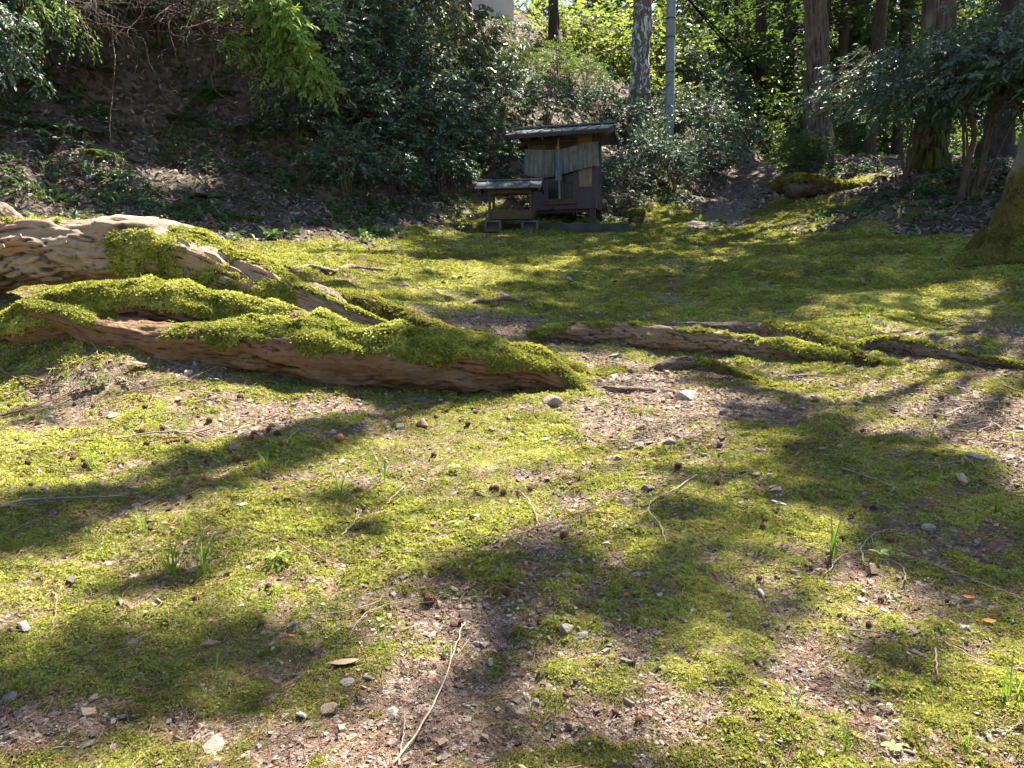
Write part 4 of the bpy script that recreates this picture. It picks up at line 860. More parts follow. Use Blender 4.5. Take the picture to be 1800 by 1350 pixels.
# forest behind the path
g_ = 'understorey trees behind the path'
for X, Y, d, s in [(1215,150,24,2.0),(1255,110,27,2.3),(1300,190,26,2.0),(1290,80,30,2.6),(1330,240,24,1.4),(1370,240,25,1.6),(1400,190,27,2.0),(1360,160,30,2.0),(1230,60,28,2.4),(1400,120,33,2.2),(1395,265,20,.9),(1345,270,26,1.0),
                   (1460,130,30,2.3),(1500,200,27,1.9),(1540,160,31,2.4),(1490,250,24,1.2),(1560,240,26,1.5),(1600,200,28,1.9),(1470,215,22,1.0),(1640,150,34,2.6),(1700,190,32,2.2),(1760,230,28,1.5),(1790,180,30,2.2),(1590,110,36,2.8),(1720,260,24,1.0),(1660,240,27,1.3),(1800,250,24,1.0),(1440,50,36,2.8),(1520,40,38,3.0),(1250,20,34,3.0)]:
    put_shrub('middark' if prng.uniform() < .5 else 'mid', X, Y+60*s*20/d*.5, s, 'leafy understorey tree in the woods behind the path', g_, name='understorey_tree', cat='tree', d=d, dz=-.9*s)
for X, Y, s, lab in [(1400,300,.5,'shrub at the foot of the straight grey cedar'),(1440,296,.45,'little shrub in front of the straight grey cedar'),(1475,255,.7,'leafy shrub right of the straight grey cedar'),(1560,262,.6,'shrub in the gap left of the big reddish cedar')]: put_shrub('mid', X, Y, s, lab)
# the big dark evergreen at upper right, several stems
fol_, st_ = shrub_meshes(801, M_DARK, 2.2, 1.55, .58, 4, 800, 12, .075, .42, .45, .25, shell=.3); pb = hit(1712, 330)
for k, (X, Y, d, s, lab) in enumerate([(1712,332,9.6,1.0,'dark glossy evergreen tree of several slim stems beside the big reddish cedar'),(1590,300,11.5,.95,'glossy evergreen tree hanging in front of the big reddish cedar'),(1850,330,8.6,1.1,'dark evergreen tree overhanging from beyond the right edge')]):
    p = at(X, Y, d); z_ = gz(p[0], p[1]); o = thing('evergreen_tree', lab, 'tree', (p[0], p[1], z_-.05), (0, 0, 1.3*k), 'dark evergreen trees at the upper right', (s, s, s)); obj('crown', fol_, o); obj('stem', st_, o)
for lab, pts in [('slim leaning stem right of the big reddish cedar', [(1690,330,9.5,5),(1700,290,9.5,5),(1712,240,9.5,4),(1705,190,9.5,4),(1700,140,9.5,3)]), ('second slim stem crossing behind the first beside the big cedar', [(1708,335,9.6,5),(1728,280,9.6,5),(1740,230,9.6,4),(1760,180,9.6,4),(1765,120,9.6,3)])]:
    K = np.array([np.r_[at(a, b, d), r*pxm(d)] for a, b, d, r in pts]); K[0, 2] -= .15; S = spline(K, 30); o = tag(MB().tube(S[:, :3], S[:, 3], 10).build('sapling_trunk', M_STEM, None, True), lab, 'tree')
# overhang at upper left: leafy sprays, bare tangles, ferns
def spray(label, X, Y, d, size, rz, mat, seed, lean, n=150, L=.075, droop=.55, npl=10):
    p = at(X, Y, d); o = thing('leafy_bough', label, 'branch', p, (0, 0, rz), 'boughs hanging over the bank', size); r = np.random.default_rng(seed); mb = MB(); P0, D = [], []
    for k in range(7):
        a = unit(np.array([lean[0]+r.normal(0, .25), lean[1]+r.normal(0, .25), lean[2]+r.normal(0, .2)])); q = np.array([-a[0]*.2, .2, .2]); C = [q]; l = r.uniform(.7, 1.25)
        for i in range(10): a = unit(a+np.array([0, 0, -.05])+r.normal(0, .09, 3)); q = q+a*l/10; C.append(q)
        mb.tube(C, np.linspace(.011, .003, 11), 4, False)
        for i in range(n//7):
            j = r.integers(2, 11); P0.append(C[j]+r.normal(0, .05, 3)); D.append(unit(a+r.normal(0, .6, 3)+np.array([0, -.2, -.1])))
    V, F = twig_leaves(r, np.array(P0), np.array(D), .20, npl, L, .48, droop); obj('foliage', mesh_np('foliage', V, F, mat), o); obj('stem', mb.mesh('stem', M_TWIG), o)
spray('bright young green bough hanging over the right side of the earthy hollow', 440, 20, 8.9, 1.0, 0, M_BRIGHT, 1, (.85, -.15, -.35), 230, .075, .3)
spray('bright green leafy bough reaching down beside the dark evergreens', 470, 60, 9.0, .95, 0, M_BRIGHT, 2, (.65, -.15, -.6), 200, .075, .3)
spray('pale green bough at the top edge above the hanging dry twigs', 430, -30, 9.2, 1.0, 0, M_BRIGHT, 3, (.9, -.15, -.12), 190, .075, .3)
spray('glossy sunlit bough entering at the upper left edge', -60, 30, 7.2, .75, 0, M_DARK, 4, (.8, -.1, -.35), 190, .065)
spray('glossy leafy bough at the left edge above the fern', -70, 70, 7.2, .65, 0, M_DARK, 5, (.8, -.1, -.3), 170, .065)
spray('small leafy bough in the upper left corner', 20, -50, 7.5, .75, 0, M_MID, 6, (.75, -.1, -.45), 170, .06)
spray('thin twiggy bough with few leaves hanging near the upper left corner', 80, -20, 7.8, .75, 0, M_MID, 7, (.7, -.1, -.55), 70, .055, npl=6)
spray('light green bough high over the dry twigs', 360, -20, 9.1, .9, 0, M_BRIGHT, 8, (.9, -.15, -.15), 130, .06, .3)
spray('light green twiggy bough over the middle of the hollow', 400, 70, 9.0, .8, 0, M_BRIGHT, 10, (.8, -.2, -.35), 90, .06, .3)
TG = [tangle_mesh(900+i) for i in range(3)]
for k, (X, Y, d, s, lab) in enumerate([(300,10,9.3,1.0,'dry brown twig tangle hanging over the earthy hollow'),(370,20,9.4,1.1,'dense dry twigs left of the bright green bough'),(430,60,9.3,1.0,'bare grey twigs reaching down under the bright green bough'),(330,-40,9.5,1.0,'dry twig tangle at the top edge over the hollow'),(130,-10,8.4,.9,'bare curly twigs in the upper left part of the bank'),(470,120,9.5,.9,'grey bare branches trailing towards the foot of the bank')]):
    o = thing('bare_bush', lab, 'bush', at(X, Y, d), (0, 0, .25*k), 'dry twig tangles over the hollow', s); obj('branches', TG[k % 3], o)
for k, (lab, pts) in enumerate([('long thin vine hanging straight down the earthy hollow', [(195,-20,9.0),(198,60,8.9),(202,110,8.7),(198,165,8.5),(193,215,8.2),(197,262,8.1),(204,285,8.0)]), ('looping bare vine in the middle of the earthy hollow', [(232,45,9.2),(240,62,9.1),(233,75,9.1),(242,105,9.1),(236,130,9.0)]),
        ('pale vine curving down right of the looping one', [(240,62,9.1),(255,75,9.0),(262,110,9.0),(277,135,8.9),(282,155,8.8),(295,178,8.7)]), ('thin vine trailing across the upper left twigs', [(165,0,8.6),(178,25,8.5),(200,50,8.5),(205,75,8.5)]), ('slender hanging stem below the dry twigs', [(372,60,9.0),(378,110,8.9),(372,140,8.8),(385,165,8.8),(410,180,8.8),(425,192,8.8)])]):
    S = spline(np.array([at(*p) for p in pts]), 40); o = tag(MB().tube(S+.012*np.stack([pn(np.arange(40)*.3+k, np.zeros(40)), np.zeros(40), pn(np.arange(40)*.3, np.ones(40)*k)], 1), np.linspace(.009, .004, 40), 5).build('hanging_vine', M_TWIG), lab, 'vine')
for k, (X, Y, s, lab) in enumerate([(66,150,.95,'dark fern frond clump hanging below the left boughs'),(175,125,.8,'shaded fern at the upper side of the earthy hollow'),(40,215,.9,'bright fern at the left edge of the bank'),(115,228,.85,'light green fern on the bank right of the edge fern'),(160,232,.7,'small fern beside the long thin vine'),(168,268,.75,'fern low on the bank below the vine'),
        (325,210,.8,'fern growing in the bottom of the earthy hollow'),(380,165,.9,'dark fern under the dry twigs'),(430,225,.8,'fern right of the hollow under grey branches'),(595,205,.9,'fern at the foot of the thin shrub stems'),(905,262,1.5,'bright green fern growing behind the left side of the shrine'),(255,355,.6,'pale leafed fern in the sunny leaves above the arched root'),(365,345,.6,'dark low fern in the leaf litter'),(500,310,.7,'fern in the shade at the middle of the bank'),(1010,345,.5,'small fern behind the shrine legs')]):
    put_shrub('fern', X, Y, s, lab, name='fern', cat='fern', sx=1.0)
k_ = 0
for X, Y in [(30,240),(80,300),(140,320),(210,300),(250,330),(300,290),(350,300),(400,270),(450,300),(480,340),(530,330),(420,350),(330,250),(280,240),(120,260),(560,300),(230,370),(590,380),(640,370),(740,390),(800,380),(60,350),(390,240),(470,250)]:
    put_shrub('low' if k_ % 2 else 'lowdark', X+prng.uniform(-8, 8), Y+prng.uniform(-5, 5), prng.uniform(.5, 1.0), 'small leafy plant sprouting from the leaf litter of the bank', 'small plants on the bank', name='small_plant', cat='plant'); k_ += 1
for X, Y in [(1085,375),(1130,368),(1160,350),(1205,365),(1240,345),(1100,360),(960,385),(1020,380),(1390,300),(1410,310),(1350,295),(1510,300),(1530,275)]:
    put_shrub('lowdark' if k_ % 2 else 'low', X, Y, prng.uniform(.6, 1.1), 'small leafy plant at the foot of the slope near the shrine and path', 'small plants near the shrine and path', name='small_plant', cat='plant'); k_ += 1
# a denser wood further off
g_ = 'leafy trees of the far wood'
for X, Y, d, s in [(1000,-20,34,4.2),(1120,-10,36,4.4),(1230,-30,40,5),(1300,10,42,4.6),(1420,0,42,5),(1500,-10,44,5.2),(1580,30,42,4.6),(1660,0,44,5),(1740,60,42,4.6),(1810,20,40,4.8),(1380,90,44,4.2),(1470,120,44,4),(1560,140,42,3.8),(1640,170,40,3.4),(1720,170,40,3.4),(1790,140,38,3.6),(1250,120,38,3.4),(1880,100,36,4.4),(1520,190,38,2.8),(1600,215,36,2.4),(1690,220,36,2.4),(1770,225,34,2.2)]:
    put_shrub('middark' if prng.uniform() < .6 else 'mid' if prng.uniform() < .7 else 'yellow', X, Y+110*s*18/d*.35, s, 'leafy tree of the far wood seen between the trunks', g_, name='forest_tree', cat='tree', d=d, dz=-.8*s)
# shrubs crowning the overhang and dark foliage over the hollow
for X, Y, d, s, lab in [(60,10,9.6,1.0,'dark shrub on the brow of the bank behind the left boughs'),(170,-10,10.4,1.1,'dark shrub on the brow of the bank over the thin vine'),(270,-20,10.9,1.1,'dark shrub on the brow directly above the hollow'),(370,-20,11.2,1.1,'dark shrub on the brow behind the dry twigs'),(450,10,11.4,1.0,'dark shrub behind the bright green bough'),(520,60,11.3,.8,'dark shrub between the bright bough and the evergreens'),(-40,60,8.9,.9,'dark shrub at the left edge of the bank')]:
    put_shrub('dark', X, Y, s, lab, 'shrubs on the brow of the bank', d=d, dz=-.5*s)
# ------------------------------------------------------------------ trees with trunks
def crown_mesh(seed, mat, R_=2.3, z0=6.0, z1=14.0, nb=80, nl=36, L=.26, ratio=.38):
    r = np.random.default_rng(seed); P, D = [], []; mb = MB()
    for k in range(nb):
        f = r.uniform(0, 1)**.8; z = z0+(z1-z0)*f; az = r.uniform(0, 6.28); l = R_*(1-.75*f)*r.uniform(.55, 1.1); h = np.array([math.cos(az), math.sin(az), 0])
        C = np.array([h*l*t+np.array([0, 0, z+.15*l*t-.45*l*t*t]) for t in np.linspace(0, 1, 7)]); mb.tube(C, np.linspace(.035, .008, 7), 4, False)
        t = r.uniform(.25, 1, nl)**.7; i = np.clip((t*6).astype(int), 0, 5); q = C[i]+(C[i+1]-C[i])*(t*6-i)[:, None]+r.normal(0, .16, (nl, 3)); P.append(q); D.append(h[None]*.7+r.normal(0, .6, (nl, 3))+np.array([0, 0, -.3]))
    P = np.concatenate(P); V, F = leaves(r, P, np.concatenate(D), unit(np.array([[0, 0, 1.]])+r.normal(0, .5, P.shape)), L*r.uniform(.6, 1.3, len(P)), ratio)
    return mesh_np('crown', V, F, mat), mb.mesh('limb', M_TRUNKDARK)
CROWN = [crown_mesh(700+i, M_CONIFER) for i in range(3)]
def trunk_mesh(name, K, mat, seed, flare=1.0, seg=40, nl=120, rough=.9, mossf=None): return root_mesh(name, K, mat, seed, nl=nl, seg=seg, rough=rough, px_path=False, mossf=mossf)
def tall_tree(label, X, Y, d, r_px, top_X=None, height=15, mat=None, seed=1, crown=True, cs=1.0, group=None, flare=1.5, cz=0.0, name='cedar_tree', base=None, seg=28):
    p = at(X, Y, d) if base is None else np.array(base, float); r0 = r_px*pxm(d); zg = gz(p[0], p[1])-.2; tx = at(top_X, 0, d)[0] if top_X is not None else p[0]; z0_ = at(X, 0, d)[2]
    o = thing(name, label, 'tree', (p[0], p[1], zg), (0, 0, 0), group); sl_ = (tx-p[0])/max(z0_-zg, .5)
    K = [(0, 0, 0, r0*flare*1.25), (sl_*.25, 0, .3, r0*flare), (sl_*.8, 0, .8, r0*1.12), (sl_*2, 0, 2.0, r0), (sl_*4.5, 0, 4.5, r0*.93), (sl_*8, .05, 8, r0*.78), (sl_*height*.95, .1, height, r0*.25)]
    obj('trunk', trunk_mesh('trunk', K, mat or M_TRUNKDARK, seed, seg=seg, rough=1.8 if seg > 50 else .9, mossf=(lambda x, y, z, up, t: sstep(.9, .3, z+.5*nz(x, y, z, 3)-.15)) if seg == 96 else None)[0], o)
    if crown:
        c, l = CROWN[seed % 3]
        for m_, nm in ((c, 'crown'), (l, 'limbs')): obj(nm, m_, o, (sl_*9, 0, (height-14)+cz), (0, 0, seed*1.7), (cs, cs, 1))
    return o
tall_tree('tall tree trunk with flaking white lichen patches behind the shrine', 1122, 212, 16.5, 15, 1131, 15, M_LICHEN, 1, cs=1.15, flare=1.35, seg=48)
tall_tree('straight grey cedar trunk right of the path', 1441, 276, 16, 18.5, 1434, 15, M_CEDAR, 2, cs=1.15, flare=1.25, seg=90)
tall_tree('big reddish cedar with a flaring mossy foot on the leaf mound', 1637, 300, 12.6, 24, 1652, 16, M_CEDARRED, 3, cs=1.1, flare=1.45, seg=96)
g_ = 'dark trunks on the hilltop'
for k, (X, Y, d, r, tx, lab) in enumerate([(787,60,17.5,7,790,'dark trunk on the hilltop left of the pale wall'),(975,60,20,8,973,'dark trunk among the sunlit yellow green trees'),(826,50,18.5,5,824,'thin dark trunk in front of the pale wall'),(640,20,15.5,9,642,'dark trunk above the evergreens on the bank'),(520,0,14,9,520,'trunk hidden behind the bright green bough')]):
    tall_tree(lab, X, Y, d, r, tx, 13, None, 10+k, cs=1.0, group=g_, cz=1.0, crown=k in (0, 1))
for k, (x, y, lab) in enumerate([(-3.2,12.8,'tall tree standing on top of the bank above the hollow'),(-5.8,12.2,'tall tree on top of the bank near the left edge'),(-2.2,15.2,'tall tree on top of the bank above the evergreens')]):
    tall_tree(lab, 900+1300*x/y, 0, y, 10, None, 12, None, 20+k, base=(x, y, 0), cs=.85, group='trees on top of the bank', cz=1.0)
g_ = 'slender forest trunks behind the path'; ORD = 'first second third fourth fifth sixth seventh eighth ninth tenth eleventh twelfth thirteenth fourteenth fifteenth sixteenth seventeenth'.split()
for k, (X, Y, d, r, tx) in enumerate(sorted([(1342,270,27,9,1338),(1296,250,30,4,1295),(1460,255,24,9,1490),(1488,262,26,10,1500),(1385,255,32,9,1388),(1515,262,30,4,1517),(1540,266,32,5,1541),(1572,268,28,4,1572),(1592,276,26,5,1588),(1610,270,33,5,1612),(1665,270,34,6,1664),(1770,255,30,8,1772),(1790,250,26,5,1790),(1555,262,36,5,1558),(1275,240,34,5,1277),(1530,255,40,4,1531),(1690,262,36,5,1692)])):
    tall_tree(ORD[k]+' slender dark trunk from the left in the woods behind the path', X, Y, d, r, tx, 15, None, 30+k, crown=(k % 2 == 0), group=g_, name='forest_tree', flare=1.2, cz=0, cs=.8, seg=14)
for k, (x, y, lab) in enumerate([(10.2,14.2,'added tall cedar shading the mound beyond the right evergreen'),(9.0,10.4,'unseen tall cedar beyond the right edge shading the leaf mound'),(12.0,17.0,'tall cedar in the woods at the far right'),(8.5,13.5,'dark cedar trunk behind the slim evergreen stems right of the big cedar'),(9.2,19.8,'added tall cedar in the woods shading the straight grey cedar')]):
    tall_tree(lab, 900+1300*x/y, 0, y, 20 if k < 4 else 10, None, 15, None, 50+k, base=(x, y, 0), cs=1.25, group='cedars at the far right')  # most of these cedars are added for the shade they cast
for k, (x, y) in enumerate([(9.5,24),(12.5,25),(15,22),(11,31),(5,31)]):  # conifers added overhead so the understorey falls into shade
    tall_tree('added tall conifer shading the woods behind the path', 900+1300*x/y, 0, y, 9, None, 14, None, 70+k, base=(x, y, 0), cs=1.35, group='added shade conifers behind the path', cz=-1.5, seg=16)
# ------------------------------------------------------------------ mossy broadleaf tree at the right edge; its unseen boughs are shaped to cast the shadow bands
pT = at(1800, 462, 5.5); zT = gz(pT[0], pT[1])
T4 = thing('broadleaf_tree', 'leaning tree with a mossy lichened trunk at the right edge', 'tree', (pT[0], pT[1], zT))
m55 = pxm(5.5); Kt = [(-.10, -.05, -.2, 96*m55), (-.03, 0, .02, 70*m55), (.01, 0, .22, 55*m55), (.05, 0, .5, 47*m55), (.12, .03, .95, 44*m55), (.25, .1, 1.8, 41*m55), (.32, .2, 3.2, 36*m55), (.25, .3, 4.6, 28*m55)]
meT, VT, nT, mT, FT = trunk_mesh('trunk', Kt, M_MOSSTRUNK, 61, seg=90, nl=220, rough=.8, mossf=lambda x, y, z, up, t: sstep(.45, .8, 1.0-z*1.0+.5*nz(x, y, z, 5)))
def lobes(me, V, n, amp, zh, ph):
    x, y, z = V[:, 0], V[:, 1], V[:, 2]; th = np.arctan2(y, x); q = amp*sstep(zh, -.05, z)**1.5*(np.clip(np.cos(n*th+ph+.6*np.sin(th*2)), -.45, 1)); V[:, 0] = x*(1+q); V[:, 1] = y*(1+q)
    c = np.zeros(len(me.vertices)*3, np.float32); me.vertices.foreach_get('co', c); c = c.reshape(-1, 3); c[:len(V)] = V; me.vertices.foreach_set('co', c.ravel()); me.update()
lobes(meT, VT, 5, .28, .6, 2.2)
tr4 = obj('trunk', meT, T4); moss_on(T4, VT, nT, mT*.8, FT, 6000, .016, 61, .30)
SHADOW_BANDS = [([(-120,980),(0,930),(150,885),(300,850),(450,800),(560,765),(700,718),(840,692)], 42, 1.0), ([(-60,1260),(100,1215),(200,1185),(350,1150),(500,1125)], 40, .95), ([(1215,640),(1330,690),(1450,765),(1580,845),(1700,920),(1830,1000)], 78, 1.1),
         ([(860,1085),(980,1030),(1080,985),(1200,920),(1330,850)], 46, .9), ([(780,1190),(850,1200)], 55, .9), ([(540,1240),(640,1260)], 55, .8), ([(760,1340),(950,1330)], 45, .9), ([(1110,1070),(1170,1100)], 45, .8), ([(1330,1140),(1440,1210),(1560,1270)], 60, .85),
         ([(480,585),(560,590)], 30, .8), ([(690,600),(820,615)], 36, .9), ([(620,900),(720,960)], 40, .5), ([(1000,840),(1060,850)], 40, .45), ([(880,1000),(960,1010)], 30, .4), ([(0,700),(90,720)], 50, .7), ([(150,1010),(330,1000)], 40, .45), ([(1500,960),(1640,1010)], 50, .6), ([(1180,590),(1300,600),(1440,600)], 26, .8),
         ([(480,470),(600,500),(760,480)], 22, .8), ([(640,530),(780,520)], 20, .7), ([(1000,455),(1250,470)], 14, .9), ([(1280,510),(1360,530)], 16, .5), ([(1100,500),(1180,515)], 9, .8), ([(1500,520),(1700,540),(1800,520)], 26, .9), ([(1400,460),(1600,470),(1780,470)], 22, 1.1), ([(1250,430),(1500,440)], 14, 1.1), ([(1640,600),(1780,640)], 28, .7),
         ([(560,440),(800,450),(900,440)], 10, .9), ([(1000,490),(1080,485)], 7, .7), ([(820,510),(930,505)], 8, .7)]
SHADOW_BANDS = [(p, h, k*(5 if i == 0 else 3.4 if i == 1 else 3.6 if i == 2 else 2.2 if i == 3 else .7 if i < 18 else .9)) for i, (p, h, k) in enumerate(SHADOW_BANDS)]
br = np.random.default_rng(404); P0 = []; lim = MB(); o4 = np.array([pT[0], pT[1], zT])
for pts, hw, dens in SHADOW_BANDS:
    g = [hit(*p) for p in pts]; g = np.array([p for p in g if p is not None]); d = g[:, 1].mean(); w = hw*pxm(d); S = spline(g, 60) if len(g) > 2 else g[0]+(g[1]-g[0])*np.linspace(0, 1, 60)[:, None]
    Ln = np.linalg.norm(np.diff(S, axis=0), axis=1).sum(); t0 = br.uniform(6.8, 8.2) if d < 3.2 else br.uniform(7.5, 9.5)
    wy = max(w*1.6, .10) if d < 3.2 else .28
    n = max(2, int(dens*(Ln+.12)*2*max(w, .06 if d < 3.2 else .2)*105)); q = S[np.linspace(0, 59, n).astype(int)]+np.stack([br.normal(0, w*.36, n), br.normal(0, wy*.23, n), br.normal(0, .02, n)], 1)
    keep = (fbm(q[:, 0]*4, q[:, 1]*4, 3.3, 2) > -.75*dens) | (dens > 1.2); q = q[keep]; P0.append(q+SUN[None]*(t0+br.normal(0, .15, len(q)))[:, None]-o4)
    C = S[::10]+SUN*t0-o4; st = np.array([.3, .3, 4.3])+br.normal(0, .15, 3); C = C if np.linalg.norm(C[0]-st) < np.linalg.norm(C[-1]-st) else C[::-1]
    mid = (st+C[0])/2+np.array([0, 0, .35]); LS = spline(np.vstack([[st], [mid], C]), 26); lim.tube(LS, .003+.014*(1-np.linspace(0, 1, 26))**2, 6, False)
P0 = np.concatenate(P0); V, F = twig_leaves(br, P0, unit(br.normal(size=P0.shape)*np.array([1, 1, .3])), .11, 8, .085, .5, .15, .8)
obj('crown', mesh_np('crown', V, F, M_MID), T4); obj('limbs', lim.mesh('limbs', M_STEM), T4)
# ------------------------------------------------------------------ pole, wires, buildings, log, stump, sign
pp = at(1174, 316, 16.2); zb = gz(pp[0], pp[1])-.2; M_POLE = simple('pole_concrete', (.17, .19, .21), (.25, .275, .30), 5, .7, .15, .005)
PO = thing('utility_pole', 'grey round utility pole behind the shrubs right of the shrine', 'pole', (pp[0], pp[1], zb)); topx = at(1180, 0, 16.2); sl_ = (topx[0]-pp[0])/(topx[2]-zb)
MB().tube([(sl_*z, 0, z) for z in np.linspace(0, 9, 10)], np.linspace(.098, .078, 10), 20).build('shaft', M_POLE, PO, True)
for Y in (33, 66, 128): z = at(1178, Y, 16.2)[2]-zb; MB().tube([(sl_*z, 0, z-.012), (sl_*z, 0, z+.012)], .099, 20).build('band', M_TRUNKDARK, PO); MB().tube([(sl_*z-.05, -.07, z-.01), (sl_*z-.17, -.08, z-.02)], .009, 6).build('step_bolt', M_TRUNKDARK, PO)
z = at(1178, 97, 16.2)[2]-zb; MB().box((sl_*z+.075, -.066, z), (.035, .012, .22)).build('number_plate', simple('white_plate', (.6, .62, .64), (.7, .72, .74), 4, .5), PO, bevel=.002)
for k, (a, b, lab) in enumerate([((1188,-25,16.1), (1430,190,34), 'upper dark overhead wire running from the pole into the forest'), ((1186,-30,16.1), (1420,205,34), 'lower dark overhead wire running from the pole into the forest')]):
    A, B = at(*a), at(*b); t = np.linspace(0, 1, 30)[:, None]; C = A+(B-A)*t; C[:, 2] -= (.75+.15*k)*4*(t[:, 0]*(1-t[:, 0]))*.35; tag(MB().tube(C, .016, 6).build('overhead_wire', simple('wire_black', (.004, .004, .004), (.008, .008, .008), 8, .9, 0, .01, 1, 0), None), lab, 'wire')
M_WALL = simple('pale_plaster', (.62, .52, .50), (.70, .62, .60), 3, .9, .15, .004); M_TILE = simple('grey_roof', (.12, .12, .12), (.22, .22, .22), 6, .7, .3, .01)
hp = at(845, 60, 21.5); HS = thing('hilltop_house', 'pale plastered building on the hilltop seen between the trees', 'building', (hp[0]-1.2, hp[1], hp[2]-.6))
MB().box((0, 1.5, 1.9), (4.2, 3.0, 3.8)).build('wall', M_WALL, HS); rfH = obj('roof', None, HS); MB().beam((-2.4, -.4, 3.75), (-2.4, 1.5, 4.9), .02, .02).build('verge', M_TRUNKDARK, rfH)
for ye in (-.5, 3.5): MB().beam((0, ye, 3.72), (0, 1.5, 4.9), 4.9, .12).build('roof_slope', M_TILE, rfH)
for x in (-1.35, .2): w_ = MB().box((x, -.012, 2.2), (.75, .03, 1.1)).build('window', M_DARKWOOD, HS); MB().box((x, -.032, 2.2), (.62, .012, .96)).build('pane', M_GLASS, w_)
hp = at(1104, 108, 24); HR = thing('hilltop_shed', 'low building with a grey roof behind the lichened trunk', 'building', (hp[0]+.6, hp[1], hp[2]-2.0))
MB().box((0, 1.2, 1.0), (2.6, 2.2, 2.0)).build('wall', M_BOARD, HR); rfH = obj('roof', None, HR)
for ye in (-.35, 2.75): MB().beam((0, ye, 1.98), (0, 1.2, 2.7), 3.2, .09).build('roof_slope', M_TILE, rfH)
MB().box((.3, .088, .8), (.8, .03, 1.5)).build('door', M_DARKWOOD, HR)
root_thing('fallen_log', 'short mossy fallen log with a dark hollow underside on the mound', [(1366,338,12.3,6),(1374,330,12.3,15),(1400,328,12.2,19),(1440,329,12.1,17),(1480,334,12.0,12),(1520,336,11.9,7),(1545,338,11.9,3)], bark_mat('rotten_log', (.02, .016, .012), (.06, .045, .035), (.16, .135, .11), 1, None, .9), 15, lambda x, y, z, up, t: sstep(.1, .5, up+.2*nz(x, y, z, 4)), 5000, .03, .25, .02, nl=120, seg=36)['category'] = 'log'
ps = hit(1118, 388); ST = thing('tree_stump', 'low mossy stump at the right end of the stone slab', 'stump', (ps[0], ps[1], ps[2]-.05)); meS, VS, nS, mS, FS = trunk_mesh('stump_wood', [(0, 0, 0, .16), (0, 0, .08, .12), (0, 0, .16, .115), (0, 0, .20, .12)], M_CEDARRED, 71, seg=40, nl=40, mossf=lambda x, y, z, up, t: sstep(.3, .7, z*4.2+.3*nz(x, y, z, 9))); obj('stump_wood', meS, ST)
moss_on(ST, VS, nS, mS, FS, 1500, .022, 71, .35); a = br.uniform(0, 6.28, 700); r = .12*np.sqrt(br.uniform(0, 1, 700)); instancer('moss', np.stack([r*np.cos(a), r*np.sin(a), np.full(700, .20)], 1), align(np.tile([[0, 0, 1.]], (700, 1))+br.normal(0, .2, (700, 3)), a*7), br.uniform(.015, .03, 700), br.uniform(.2, .6, 700), MOSS_P, ST)
sg = at(1611, 262, 15); SG = thing('red_sign', 'dark red sign board on a grey post beside the big reddish cedar', 'sign', (sg[0], sg[1], gz(sg[0], sg[1])-.1)); zs = at(1611, 232, 15)[2]-SG.location[2]
MB().box((0, 0, zs), (.14, .04, .34)).build('board', simple('red_paint', (.20, .012, .014), (.30, .025, .022), 6, .6), SG, bevel=.004); MB().box((-.01, .05, zs/2), (.16, .06, zs+.1)).build('post', M_CONC, SG, bevel=.006)
for q in (-.05, .0, .05): MB().box((0, -.023, zs-.02+q*1.6), (.10, .004, .012)).build('lettering', simple('sign_black', (.02, .01, .01), (.03, .015, .015)), SG)

